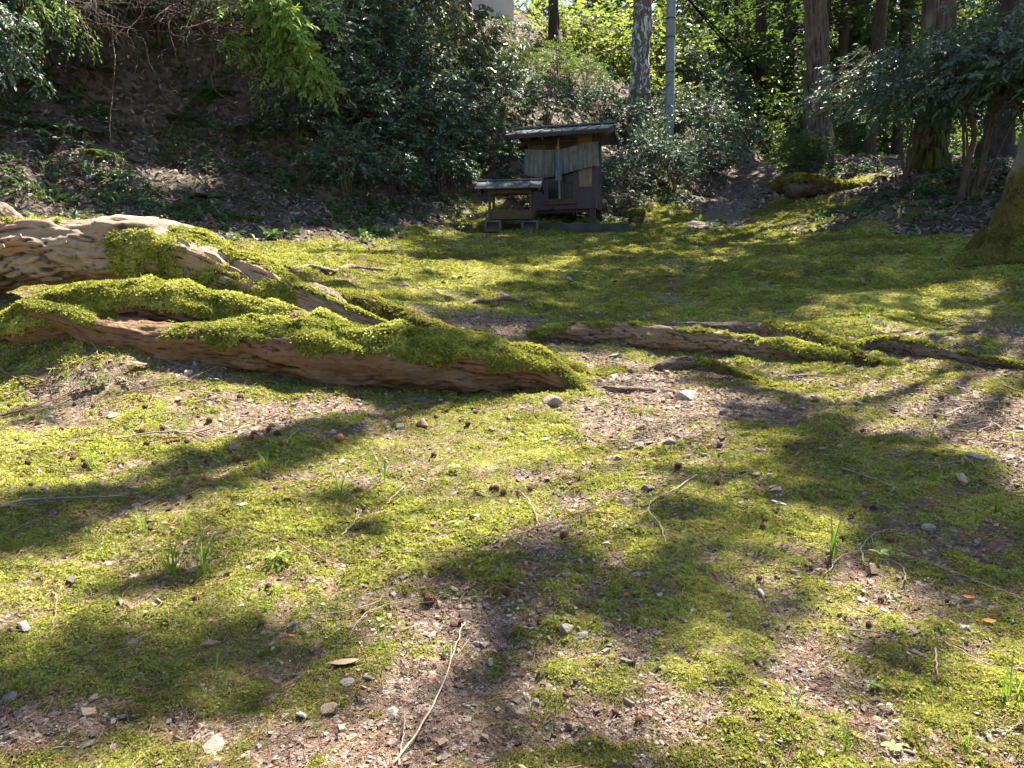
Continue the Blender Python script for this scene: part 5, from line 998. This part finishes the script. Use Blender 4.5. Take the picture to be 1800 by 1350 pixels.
# ------------------------------------------------------------------ stones
r9 = np.random.default_rng(909)
STONES = [[hull_stone(300+i, 14, f, m, True) for i in range(4)] for f, m in ((.62, M_STONE), (.34, M_STONE), (.62, M_STONE_B), (.34, M_STONE_B))]
def put_stone(X, Y, w, h, kind, label, group=None, name='stone', p=None):
    p = hit(X, Y+h*.42) if p is None else p
    if p is None: return
    d = p[1]; s = w*pxm(d)/2*.95; o = obj(name, STONES[kind][r9.integers(0, 4)], None, (p[0], p[1]+s*.35, p[2]+s*(.26 if kind % 2 == 0 else .14)), (r9.uniform(-.15, .15), r9.uniform(-.15, .15), r9.uniform(0, 6.28)), (s, s*r9.uniform(.75, 1.05), s*r9.uniform(.85, 1.1)))
    tag(o, label, 'stone', group)
for a in [(1140,852,40,28,2,'brown angular stone on the path by the long bent twig'),(1175,775,48,14,3,'flat tan stone lying on the bare path'),(1128,747,24,18,2,'small dark brown stone on the bare path'),(1085,801,34,16,1,'pale flat stone at the moss edge left of the path'),(1130,830,22,14,2,'small tan stone just behind the brown angular stone'),
          (1205,694,52,22,2,'smooth rounded reddish stone beside the root sliver'),(610,1192,40,30,1,'pale blue grey angular stone in the front gravel'),(646,1187,30,28,2,'rounded buff stone touching the pale blue grey one'),(528,1250,30,34,0,'upright grey stone in shade at the front'),(577,1238,52,40,2,'large brownish stone in shade at the front'),
          (36,1103,40,18,0,'grey lump of stone near the left edge'),(20,1223,46,16,1,'flat slate stone at the left edge'),(150,1306,36,16,1,'flat grey stone near the lower left corner'),(994,1098,40,32,2,'chunky tan stone right of centre'),(1022,1113,36,18,1,'pale white blue stone next to the chunky tan stone'),(1066,1098,46,22,3,'pinkish flat stone right of the chunky tan stone'),
          (798,1032,24,20,0,'grey stone in the gravel near the red brown cone'),(710,1013,30,14,1,'flat grey stone left of the front gravel patch'),(1120,1008,28,14,1,'pale flat stone at the shadow edge'),(1100,1159,28,14,1,'pale flat stone in the small hollow'),(906,1226,28,20,1,'pale stone in front of the dark moss patch'),(945,1229,24,20,0,'whitish stone beside the pale stone'),(860,1163,26,14,2,'brown stone in the dark moss'),
          (702,746,26,18,0,'pale stone on the moss below the low root'),(742,744,40,18,2,'moss topped stone below the low root'),(1080,621,30,14,1,'flat pale stone in the gravel hollow'),(1372,547,16,10,0,'pale stone on the lawn of moss behind the roots'),(972,704,46,20,2,'brown stone against the tip of the low root'),(1475,676,22,18,2,'brown stone under the moss on the right'),
          (1722,800,46,28,0,'grey boulder in the debris hollow at the right'),(1690,838,44,26,2,'tan stone below the grey boulder'),(424,886,26,8,1,'thin flat stone in shade on the left'),(1338,1018,24,14,1,'grey flat stone right of centre'),(1396,1004,24,18,0,'dark grey stone right of centre by the twig'),(1278,1080,24,14,0,'pale stone in the moss at right'),(1695,1101,34,14,1,'flat grey stone near the red leaf'),
          (1545,1229,34,22,2,'tan stone by the little seedling'),(1570,1245,18,20,2,'small tan stone touching a seedling'),(1344,1196,22,24,2,'upright tan stone in the moss'),(1620,1150,44,18,3,'flat tan stone in the mossy slope at right'),(1740,1297,30,18,0,'pale stone near the lower right corner'),(1340,1342,20,10,0,'grey stone at the bottom edge'),(1690,860,20,24,1,'slab of stone at the shaded moss bank'),(1640,925,44,14,1,'flat stone in the shaded right bank'),(1480,782,20,14,0,'small grey stone on the right moss'),
          (1725,655,22,12,3,'flat reddish stone near the right edge'),(1640,585,20,12,0,'grey stone above the debris hollow'),(1755,770,36,14,1,'flat slab in the debris hollow'),(1700,770,26,14,3,'brown slab lying among the debris twigs'),(870,1000,22,16,0,'grey stone on the front gravel patch'),(1045,1020,18,14,0,'small grey stone by the shadow'),(640,1030,20,12,0,'grey stone on the moss left of the red brown cone'),(1155,1110,20,14,0,'grey stone at the shadowed moss'),(620,1290,26,24,2,'brown stone at the bottom near the long stalk'),(690,1300,30,26,0,'grey stone at the bottom beside the long stalk'),(780,1330,26,14,0,'grey stone at the bottom edge left of centre')]: put_stone(*a)
n_ = 0
for k in range(2600):
    X, Y = r9.uniform(-20, 1820), 560+790*r9.uniform(0, 1)**.8; p = hit(X, Y) if n_ < 190 else None
    if p is None or p[1] > 3.6: continue
    b = float(bare(np.array([p[0]]), np.array([p[1]]))[0])
    if r9.uniform() > .04+b*.75: continue
    n_ += 1; w = r9.uniform(8, 20)*(1 if Y > 800 else .7); put_stone(X, Y, w, w*.6, int(r9.integers(0, 4)), 'small loose stone half sunk in the gravel and moss', 'loose pebbles', 'pebble', p)
# ------------------------------------------------------------------ cones and nuts
def cone_mesh():
    bm = bmesh.new(); bmesh.ops.create_icosphere(bm, subdivisions=2, radius=1.0); fs = bm.faces[:]
    geo = bmesh.ops.dissolve_limit(bm, angle_limit=.0, verts=bm.verts[:], edges=bm.edges[:])
    bmesh.ops.inset_individual(bm, faces=[f for f in bm.faces if (f.index % 4 != 3)], thickness=.06, depth=.10)
    for v in bm.verts: v.co *= 1+.10*float(pn(v.co.x*2.1, v.co.y*2.1, v.co.z*2.1)); v.co.z *= .92
    me = bpy.data.meshes.new('cone'); bm.to_mesh(me); bm.free()
    t = NT('cone_scales'); P = t.coord(); n = t.noise(P, 3, 5); h = t.n('HueSaturation'); t.set(h.inputs['Color'], t.ramp(n, [(.3, (.05, .022, .014)), (.7, (.18, .085, .055))])); t.set(h.inputs['Value'], t.math('ADD', .6, t.math('MULTIPLY', t.rand(), .9)))
    me.materials.append(t.done(t.bsdf(h.outputs[0], .75, t.bump(t.noise(P, 9), .4, .1), .3))); return me
CONE = cone_mesh()
def put_cone(X, Y, w, label, group=None, p=None):
    p = hit(X, Y+w*.3) if p is None else p
    if p is None: return
    s = w*pxm(p[1])/2*.85; tag(obj('cypress_cone', CONE, None, (p[0], p[1], p[2]+s*.8), tuple(r9.uniform(0, 6.28, 3)), s), label, 'cone', group)
for X, Y, w, lab in [(1192,820,15,'reddish round cone on the bare path'),(992,941,20,'large brown cone at the end of a twig right of centre'),(1345,914,13,'upper cone of a pair on the right moss'),(1340,925,12,'lower cone of a pair on the right moss'),(1520,890,12,'left cone of a pair in the right shade'),(1535,893,13,'right cone of a pair in the right shade'),(1565,948,14,'dark cone under the curved pale twig'),(1480,945,12,'dark cone right of a grass tuft'),(1424,985,12,'cone on the moss in front of a grass tuft'),(1548,1053,13,'dark cone on the bright right moss'),
        (755,1053,26,'large red brown cone in the front gravel'),(746,1045,13,'small cone touching the large red brown one'),(797,1098,15,'left cone of a pair at the top of the long stalk'),(810,1095,14,'right cone of a pair at the top of the long stalk'),(890,1040,18,'dark cone at the edge of the gravel'),(780,1155,14,'cone beside the long stalk'),(995,1222,16,'reddish cone in the lower gravel'),(1082,1253,15,'red cone in the lower gravel'),(1122,1265,16,'dark cone in the lower gravel'),(1050,1167,13,'dark cone in the small hollow'),
        (460,1095,14,'cone by the left grass tuft'),(345,1052,16,'dark cone at the foot of the tall left grass'),(472,1030,13,'cone behind the left grass tuft'),(872,858,14,'cone in the middle of a cluster on the centre moss'),(885,865,14,'lower cone of the cluster on the centre moss'),(864,857,10,'upper cone of the cluster on the centre moss'),(932,859,12,'cone right of the centre cluster'),(265,929,12,'cone in the grass at left'),(250,757,12,'cone behind the orange leaf'),(258,780,12,'cone next to the orange leaf')]: put_cone(X, Y, w, lab)
n_ = 0
for k in range(900):
    if n_ >= 75: break
    X, Y = (r9.uniform(0, 520), r9.uniform(700, 880)) if k % 2 else (r9.uniform(0, 1750), r9.uniform(700, 1330)); p = hit(X, Y)
    if p is None: continue
    n_ += 1; put_cone(X, Y, r9.uniform(8, 13), 'little brown cypress cone lying on the moss', 'scattered cypress cones', p)
M_NUT = simple('orange_gall', (.36, .10, .035), (.50, .18, .07), 5, .5, .2, .01)
def nut(name, X, Y, w, label, mat, cat='nut'):
    p = hit(X, Y+w*.4); s = w*pxm(p[1])/2; u, v = np.meshgrid(np.linspace(0, np.pi, 13), np.linspace(0, 2*np.pi, 20, endpoint=False), indexing='ij'); rr = 1+.04*np.cos(u)+.03*pn(np.cos(v)*np.sin(u)*2, np.sin(v)*np.sin(u)*2, np.cos(u)*2)+.10*np.exp(-(u/.22)**2)
    V = np.stack([rr*np.sin(u)*np.cos(v), rr*np.sin(u)*np.sin(v), rr*np.cos(u)*.95], -1).reshape(-1, 3); i = np.arange(12)[:, None]*20; j = np.arange(20)[None]; F = np.stack([i+j, i+20+j, i+20+(j+1) % 20, i+(j+1) % 20], -1).reshape(-1, 4)
    tag(obj(name, mesh_np(name, V, F, mat, True), None, (p[0], p[1], p[2]+s*.85), tuple(r9.uniform(-1, 1, 3)), s), label, cat)
nut('round_nut', 598, 769, 14, 'smooth orange ball on brown needles left of centre', M_NUT); nut('round_nut', 418, 804, 15, 'dark brown ball on the moss left of the orange ball', simple('brown_nut', (.10, .045, .025), (.17, .085, .05), 5, .5)); nut('red_berry', 1034, 657, 9, 'orange red berry in the gravel near the root tip', M_NUT, 'berry'); nut('red_berry', 1172, 656, 11, 'orange red berry near the small humped root', M_NUT, 'berry')
# ------------------------------------------------------------------ twigs
M_TW = [simple('pale_twig', (.17, .125, .09), (.36, .29, .22), 20, .8, .3, .002, objrand=.5), simple('brown_twig', (.10, .06, .045), (.22, .145, .10), 20, .85, .3, .002, objrand=.5), simple('grey_stick', (.13, .11, .085), (.27, .23, .18), 12, .9, .5, .003)]
def twig(label, pts, w, mat, lift=.006, group=None, name='twig', fork=True):
    P = [hit(X, Y) for X, Y in pts]; P = np.array([p for p in P if p is not None])
    if len(P) < 2: return
    P[:, 2] += w*pxm(P[:, 1])*.5+lift*np.r_[.3, np.ones(len(P)-2), .8] if len(P) > 2 else lift; S = spline(P, 5*len(P)+6); n = len(S); d = S[:, 1].mean(); S += .004*d**.5*np.stack([pn(np.arange(n)*.35+r9.uniform(0, 99), np.zeros(n)), pn(np.arange(n)*.35+r9.uniform(0, 99), np.ones(n)), .3*pn(np.arange(n)*.4+r9.uniform(0, 99), np.ones(n))], 1); r = w*pxm(d)/2*.65*np.linspace(1, .55, n); mb = MB().tube(S, r, 6)
    if fork and n > 14:
        for q in range(2): i = r9.integers(n//3, n-3); e = S[i]; dd = unit(S[i+2]-S[i])+r9.normal(0, .6, 3)*np.array([1, 1, .2]); mb.tube([e, e+dd*.02*d, e+dd*.035*d+np.array([0, 0, .003])], [r[i]*.7, r[i]*.5, r[i]*.3], 5)
    tag(mb.build(name, M_TW[mat], None, True), label, 'twig', group)
for a in [('thick grey stick lying in the shade at the left edge', [(0,897),(40,889),(90,886),(150,884),(215,880)], 9, 2),('long pale stalk rising from the bottom edge left of centre', [(690,1350),(740,1290),(780,1210),(800,1150),(813,1105)], 7, 0),('short stalk crossing the long one at the bottom edge', [(700,1350),(710,1300),(714,1262)], 6, 0),('pale twig curving from the moss to the large red brown cone', [(612,1125),(640,1090),(690,1070),(750,1060),(790,1053)], 4, 0),
          ('pale twig left of the curving one', [(540,1085),(600,1085),(660,1068),(690,1040)], 4, 0),('dark thin twig across the front gravel', [(590,1135),(660,1128),(720,1122),(800,1112)], 4, 1),('long straight twig across the centre moss', [(700,975),(790,978),(870,976),(935,966)], 4, 1),('pale twig bent over the centre gravel', [(912,866),(935,895),(945,925),(960,945)], 5, 0),('brown arched twig over the centre gravel', [(905,943),(960,930),(1000,913),(1050,908),(1100,912)], 5, 1),('twig sloping down right of the arched twig', [(1030,950),(1050,935),(1075,922)], 4, 1),
          ('twig sloping left from the arched twig', [(1003,970),(1020,955),(1032,935),(1032,915)], 4, 1),('long bent twig right of the brown angular stone', [(1225,838),(1190,865),(1150,885),(1140,905),(1160,930),(1170,960)], 5, 0),('thick dark twig in the right shade', [(1480,828),(1520,845),(1560,860),(1585,870)], 7, 2),('pale twig curved like a hook on the right moss', [(1575,935),(1540,945),(1517,965),(1515,990),(1522,1000)], 5, 0),('long straw lying across the right moss', [(1612,985),(1680,1015),(1740,1040),(1790,1055)], 4, 0),('curled pale straw on the right moss', [(1565,988),(1585,1005),(1590,1025),(1578,1040)], 4, 0),('pale twig reaching toward the hook shaped one', [(1450,1015),(1480,985),(1515,977),(1530,976)], 4, 0),
          ('brown twig on the right moss by grey stones', [(1285,1003),(1330,1004),(1370,1011),(1415,1013)], 4, 1),('straw with a seedling at lower right', [(1645,1125),(1690,1155),(1740,1180),(1795,1185)], 5, 0),('stub of pale twig standing by the dark hollow at lower right', [(1643,1145),(1645,1180),(1648,1205)], 6, 0),('flat stick by the dark hollow at lower right', [(1490,1112),(1530,1120),(1570,1130),(1590,1128)], 6, 0),('curved brown stick by the left needles', [(0,650),(20,668),(60,682),(110,685)], 7, 1),('straight stick in the left debris', [(0,735),(60,722),(110,702),(140,690)], 6, 1),('second stick in the left debris', [(10,725),(50,728),(90,720),(125,705)], 4, 0),('long wavy twig behind the orange leaf', [(200,775),(260,768),(310,765),(345,768),(375,775),(440,752)], 5, 0),
          ('short pale twig on the left moss', [(282,748),(300,760),(304,772)], 4, 0),('twig pointing at the little star shaped sprout', [(480,944),(520,965),(560,985),(580,1000)], 5, 1),('second twig beside the star shaped sprout', [(505,975),(550,980),(590,993)], 4, 1),('short stick standing in the left shade', [(502,783),(515,770),(528,760)], 5, 0),('bent thin twig in the left shade', [(112,835),(118,805),(130,803)], 3, 1),('stick across the left shade', [(70,822),(110,835),(160,840),(180,858)], 4, 1),('short pale twig on the centre moss', [(678,890),(700,872),(714,858)], 4, 0),('twig at the left of the centre moss', [(600,945),(620,930),(632,912)], 5, 0),('thin twig on the right moss under the roots', [(1385,665),(1420,664),(1460,667),(1510,670)], 4, 1),('loose twig over the straight brown root tip', [(1490,640),(1510,636),(1530,626)], 3, 0),
          ('orange brown curved needle on the left moss', [(92,1103),(100,1080),(98,1050)], 6, 1),('thin vertical stem leaning on the arched root', [(405,528),(418,502),(432,475)], 3, 0),('twig hanging off the front of the low root', [(132,580),(152,595),(170,620),(172,632)], 5, 1)]: twig(*a)
for k in range(46):   # debris of sticks in the hollow at right and the needles at left
    if k < 30: c = np.array([r9.uniform(1610, 1800), r9.uniform(690, 830)])
    else: c = np.array([r9.uniform(0, 420), r9.uniform(670, 740)])
    a = r9.normal(.25, .6); l = r9.uniform(30, 90); dv = np.array([math.cos(a), math.sin(a)*.35])*l/2; m = c+r9.normal(0, 5, 2); twig('loose stick in the debris hollow near the right edge' if k < 30 else 'loose twig among the needles below the low root', [tuple(c-dv), tuple(m), tuple(c+dv)], r9.uniform(2.5, 5), int(r9.integers(0, 2)), .012, 'sticks in the right hollow' if k < 30 else 'twigs below the low root')
for k in range(40):
    c = np.array([r9.uniform(0, 1800), r9.uniform(720, 1330)]); a = r9.uniform(-.9, .9); l = r9.uniform(16, 60); dv = np.array([math.cos(a), math.sin(a)*.6])*l/2; twig('thin broken twig resting on the moss', [tuple(c-dv), tuple(c+r9.normal(0, 3, 2)), tuple(c+dv)], r9.uniform(2, 3.5), int(r9.integers(0, 2)), .004, 'thin twigs scattered on the moss', fork=False)
# ------------------------------------------------------------------ grass tufts, seedlings, fallen leaves
M_GRASS = leaf_mat('grass_blade', (.07, .15, .018), (.17, .30, .04), .5, (.28, .42, .03), .45)
def grass_mesh(seed, n, lean=.35):
    r = np.random.default_rng(seed); V, F = [], []
    for k in range(n):
        az = r.uniform(0, 6.28); h = np.array([math.cos(az), math.sin(az), 0]); s = np.array([-h[1], h[0], 0]); l = r.uniform(.45, 1.0); le = r.uniform(.1, lean*2); b = np.r_[r.normal(0, .05, 2), -.04]; w = .014*r.uniform(.7, 1.3); q = len(V)
        for i, t in enumerate(np.linspace(0, 1, 6)): c = b+h*le*l*t**1.8+np.array([0, 0, l*t*(1-.25*le*t)]); ww = w*(1-t**2)+.001; V += [c-s*ww, c+s*ww]
        F += [(q+2*i, q+2*i+1, q+2*i+3, q+2*i+2) for i in range(5)]
    return mesh_np('grass_tuft', np.array(V), np.array(F), M_GRASS)
GR = [grass_mesh(i, 4+3*i) for i in range(4)]
for X, Y, h, k, lab in [(160,820,50,2,'grass tuft in the left shade by the cones'),(255,935,60,1,'grass tuft of few bright blades left of the tall grass'),(330,920,55,0,'two tall bright blades at left'),(300,1010,110,3,'tall loose grass clump at left'),(355,1010,130,1,'tall lit blades in the left clump'),(470,1075,70,2,'bright small grass tuft left of centre'),(465,830,60,3,'grass tuft in the shade by the brown ball'),(110,920,40,0,'short blades above the grey stick'),(675,845,60,2,'grass tuft on the bright centre moss'),(600,870,60,1,'thin blades left of the centre moss'),(840,695,50,0,'thin blades in front of the low root'),(1390,785,44,0,'pair of blades on the shaded right moss'),(1460,980,110,1,'tall bent blades right of centre'),(1635,770,46,2,'bright grass tuft at the edge of the debris hollow'),(1750,900,70,1,'thin grass at the right edge'),(1770,1230,130,0,'tall thick blade at the right edge'),(1790,1230,90,1,'blades at the lower right edge'),(780,1155,50,1,'small shaded blades by the long stalk'),(935,1265,60,1,'small tuft in the lower gravel'),(1400,1250,70,1,'tuft in the lower right shade'),(1490,1320,90,2,'grass tuft near the bottom right'),(380,1180,80,0,'dark thin blades in the lower left shade'),(1695,1310,50,2,'small tuft at the lower right corner'),(1310,1160,60,0,'single blade on the right moss'),(1720,830,50,0,'blades by the grey boulder')]:
    p = hit(X, Y)
    if p is not None: tag(obj('grass_tuft', GR[k], None, tuple(p), (0, 0, r9.uniform(0, 6.28)), h*pxm(p[1])*1.1), lab, 'grass')
for k in range(60):
    X, Y = (r9.uniform(1150, 1620), r9.uniform(535, 575)) if k < 34 else (r9.uniform(1200, 1800), r9.uniform(470, 540)); p = hit(X, Y)
    if p is not None: tag(obj('grass_tuft', GR[1+k % 3], None, tuple(p), (0, 0, r9.uniform(0, 6.28)), r9.uniform(.05, .10)), 'short grass tuft among others in the lawn behind the right roots', 'grass', 'short grass behind the right roots')
def seedling(label, X, Y, size, n, mat, kind=0):
    p = hit(X, Y); s = .75*size*pxm(p[1]); o = thing('seedling', label, 'seedling', tuple(p)); r = r9; az = np.linspace(0, 6.28, n, endpoint=False)+r.uniform(0, 1); h = np.stack([np.cos(az), np.sin(az), np.zeros(n)], 1); hh = s*(.9 if kind == 0 else .5)
    V, F = leaves(r, np.tile([[0, 0, hh]], (n, 1))+h*s*.08, h+np.array([[0, 0, .12]])+r.normal(0, .12, (n, 3)), np.tile([[0, 0, 1.]], (n, 1))+r.normal(0, .1, (n, 3)), s*r.uniform(.8, 1.1, n), .6 if kind == 0 else .2, .15)
    obj('leaf', mesh_np('leaf', V, F, mat), o); MB().tube([(0, 0, -.01), (s*.03, 0, hh*.5), (0, 0, hh)], s*.035, 5).build('stem', mat, o)
for a in [('seedling with pale leaves on the bright centre moss', 800, 830, 18, 5, M_BRIGHT),('four leaved sprout on the centre moss', 803, 930, 20, 4, M_BRIGHT),('star shaped narrow leaved sprout at left', 487, 985, 32, 8, M_BRIGHT, 1),('two leaved seedling below the low root', 376, 675, 14, 2, M_BRIGHT),('single leaved seedling right of the two leaved one', 430, 690, 13, 2, M_BRIGHT),('white green seedling at the left below the roots', 95, 655, 18, 6, M_BRIGHT, 1),('seedling against the front of the low root', 295, 605, 12, 3, M_BRIGHT),('small seedling at the foot of the low root', 330, 630, 11, 3, M_MID),('leafy clump of seedling leaves in the left debris', 150, 690, 26, 9, M_MID),('second leafy clump of seedling leaves in the left debris', 180, 680, 22, 8, M_MID),('small seedling in the right shade', 1368, 895, 18, 4, M_MID),('seedling beside the tan stone at lower right', 1530, 1215, 24, 4, M_MID),('second seedling below the tan stone at lower right', 1555, 1250, 20, 4, M_MID),('seedling in the bright right moss', 1545, 985, 24, 5, M_BRIGHT),('seedling at the bottom near the lower right', 1570, 1325, 26, 5, M_BRIGHT),('small seedling right of centre moss', 1590, 985, 16, 4, M_BRIGHT),('pair of leaves near the left edge of the needles', 62, 655, 12, 2, M_BRIGHT),('starry blue green sprout in the right shade', 1672, 950, 22, 8, M_MID, 1)]: seedling(*a)
M_OR = simple('orange_leaf', (.42, .19, .05), (.60, .34, .10), 6, .6, .2, .002); M_RED = simple('red_leaf', (.50, .09, .02), (.62, .20, .05), 6, .6, .2, .002); M_TAN = simple('tan_leaf', (.15, .095, .06), (.26, .18, .12), 8, .7, .3, .002); M_PINK = simple('pink_bud', (.50, .10, .12), (.62, .22, .22), 6, .7)
FL = [leaf_proto(60+i, None).data for i in range(4)]
def fallen(label, X, Y, w, mat, group=None, cat='leaf', p=None):
    p = hit(X, Y) if p is None else p
    if p is None: return
    me = FL[int(r9.integers(0, 4))].copy(); me.materials.clear(); me.materials.append(mat); s = w*pxm(p[1])/2; tag(obj('fallen_leaf', me, None, (p[0], p[1], p[2]+s*.30+.002), (r9.uniform(-.3, .3), r9.uniform(-.25, .25), r9.uniform(-.5, .5)), s), label, cat, group)
for a in [('large orange leaf propped on the left moss', 302, 778, 46, M_OR),('bright red orange leaf at the right edge', 1738, 1098, 28, M_RED),('small orange leaf above the red one at right', 1702, 1055, 22, M_RED),('little orange leaf on the lower right moss', 1224, 1174, 14, M_RED),('brown leaf lying in front of the low root', 248, 648, 40, M_TAN),('pale brown leaf chip by the twig at left', 360, 765, 38, M_TAN),('tan bark chip above the pale blue grey stone', 605, 1170, 60, M_TAN),('grey brown leaf in the lower left shade', 370, 1138, 38, M_TAN),('pale leaf sliver on the left moss', 107, 808, 18, M_TAN),('orange leaf far back on the moss behind the roots', 1268, 528, 12, M_OR)]: fallen(*a)
for k in range(34): X, Y = r9.uniform(0, 1800), r9.uniform(720, 1340); fallen('tiny reddish leaf scrap on the moss', X, Y, r9.uniform(8, 15), M_PINK if k % 3 == 0 else M_RED if k % 3 == 1 else M_TAN, 'tiny leaf scraps')
for k in range(40): X, Y = r9.uniform(0, 1800), r9.uniform(410, 520); fallen('dry leaf lying on the moss of the clearing', X, Y, r9.uniform(8, 14), M_TAN, 'dry leaves on the clearing')
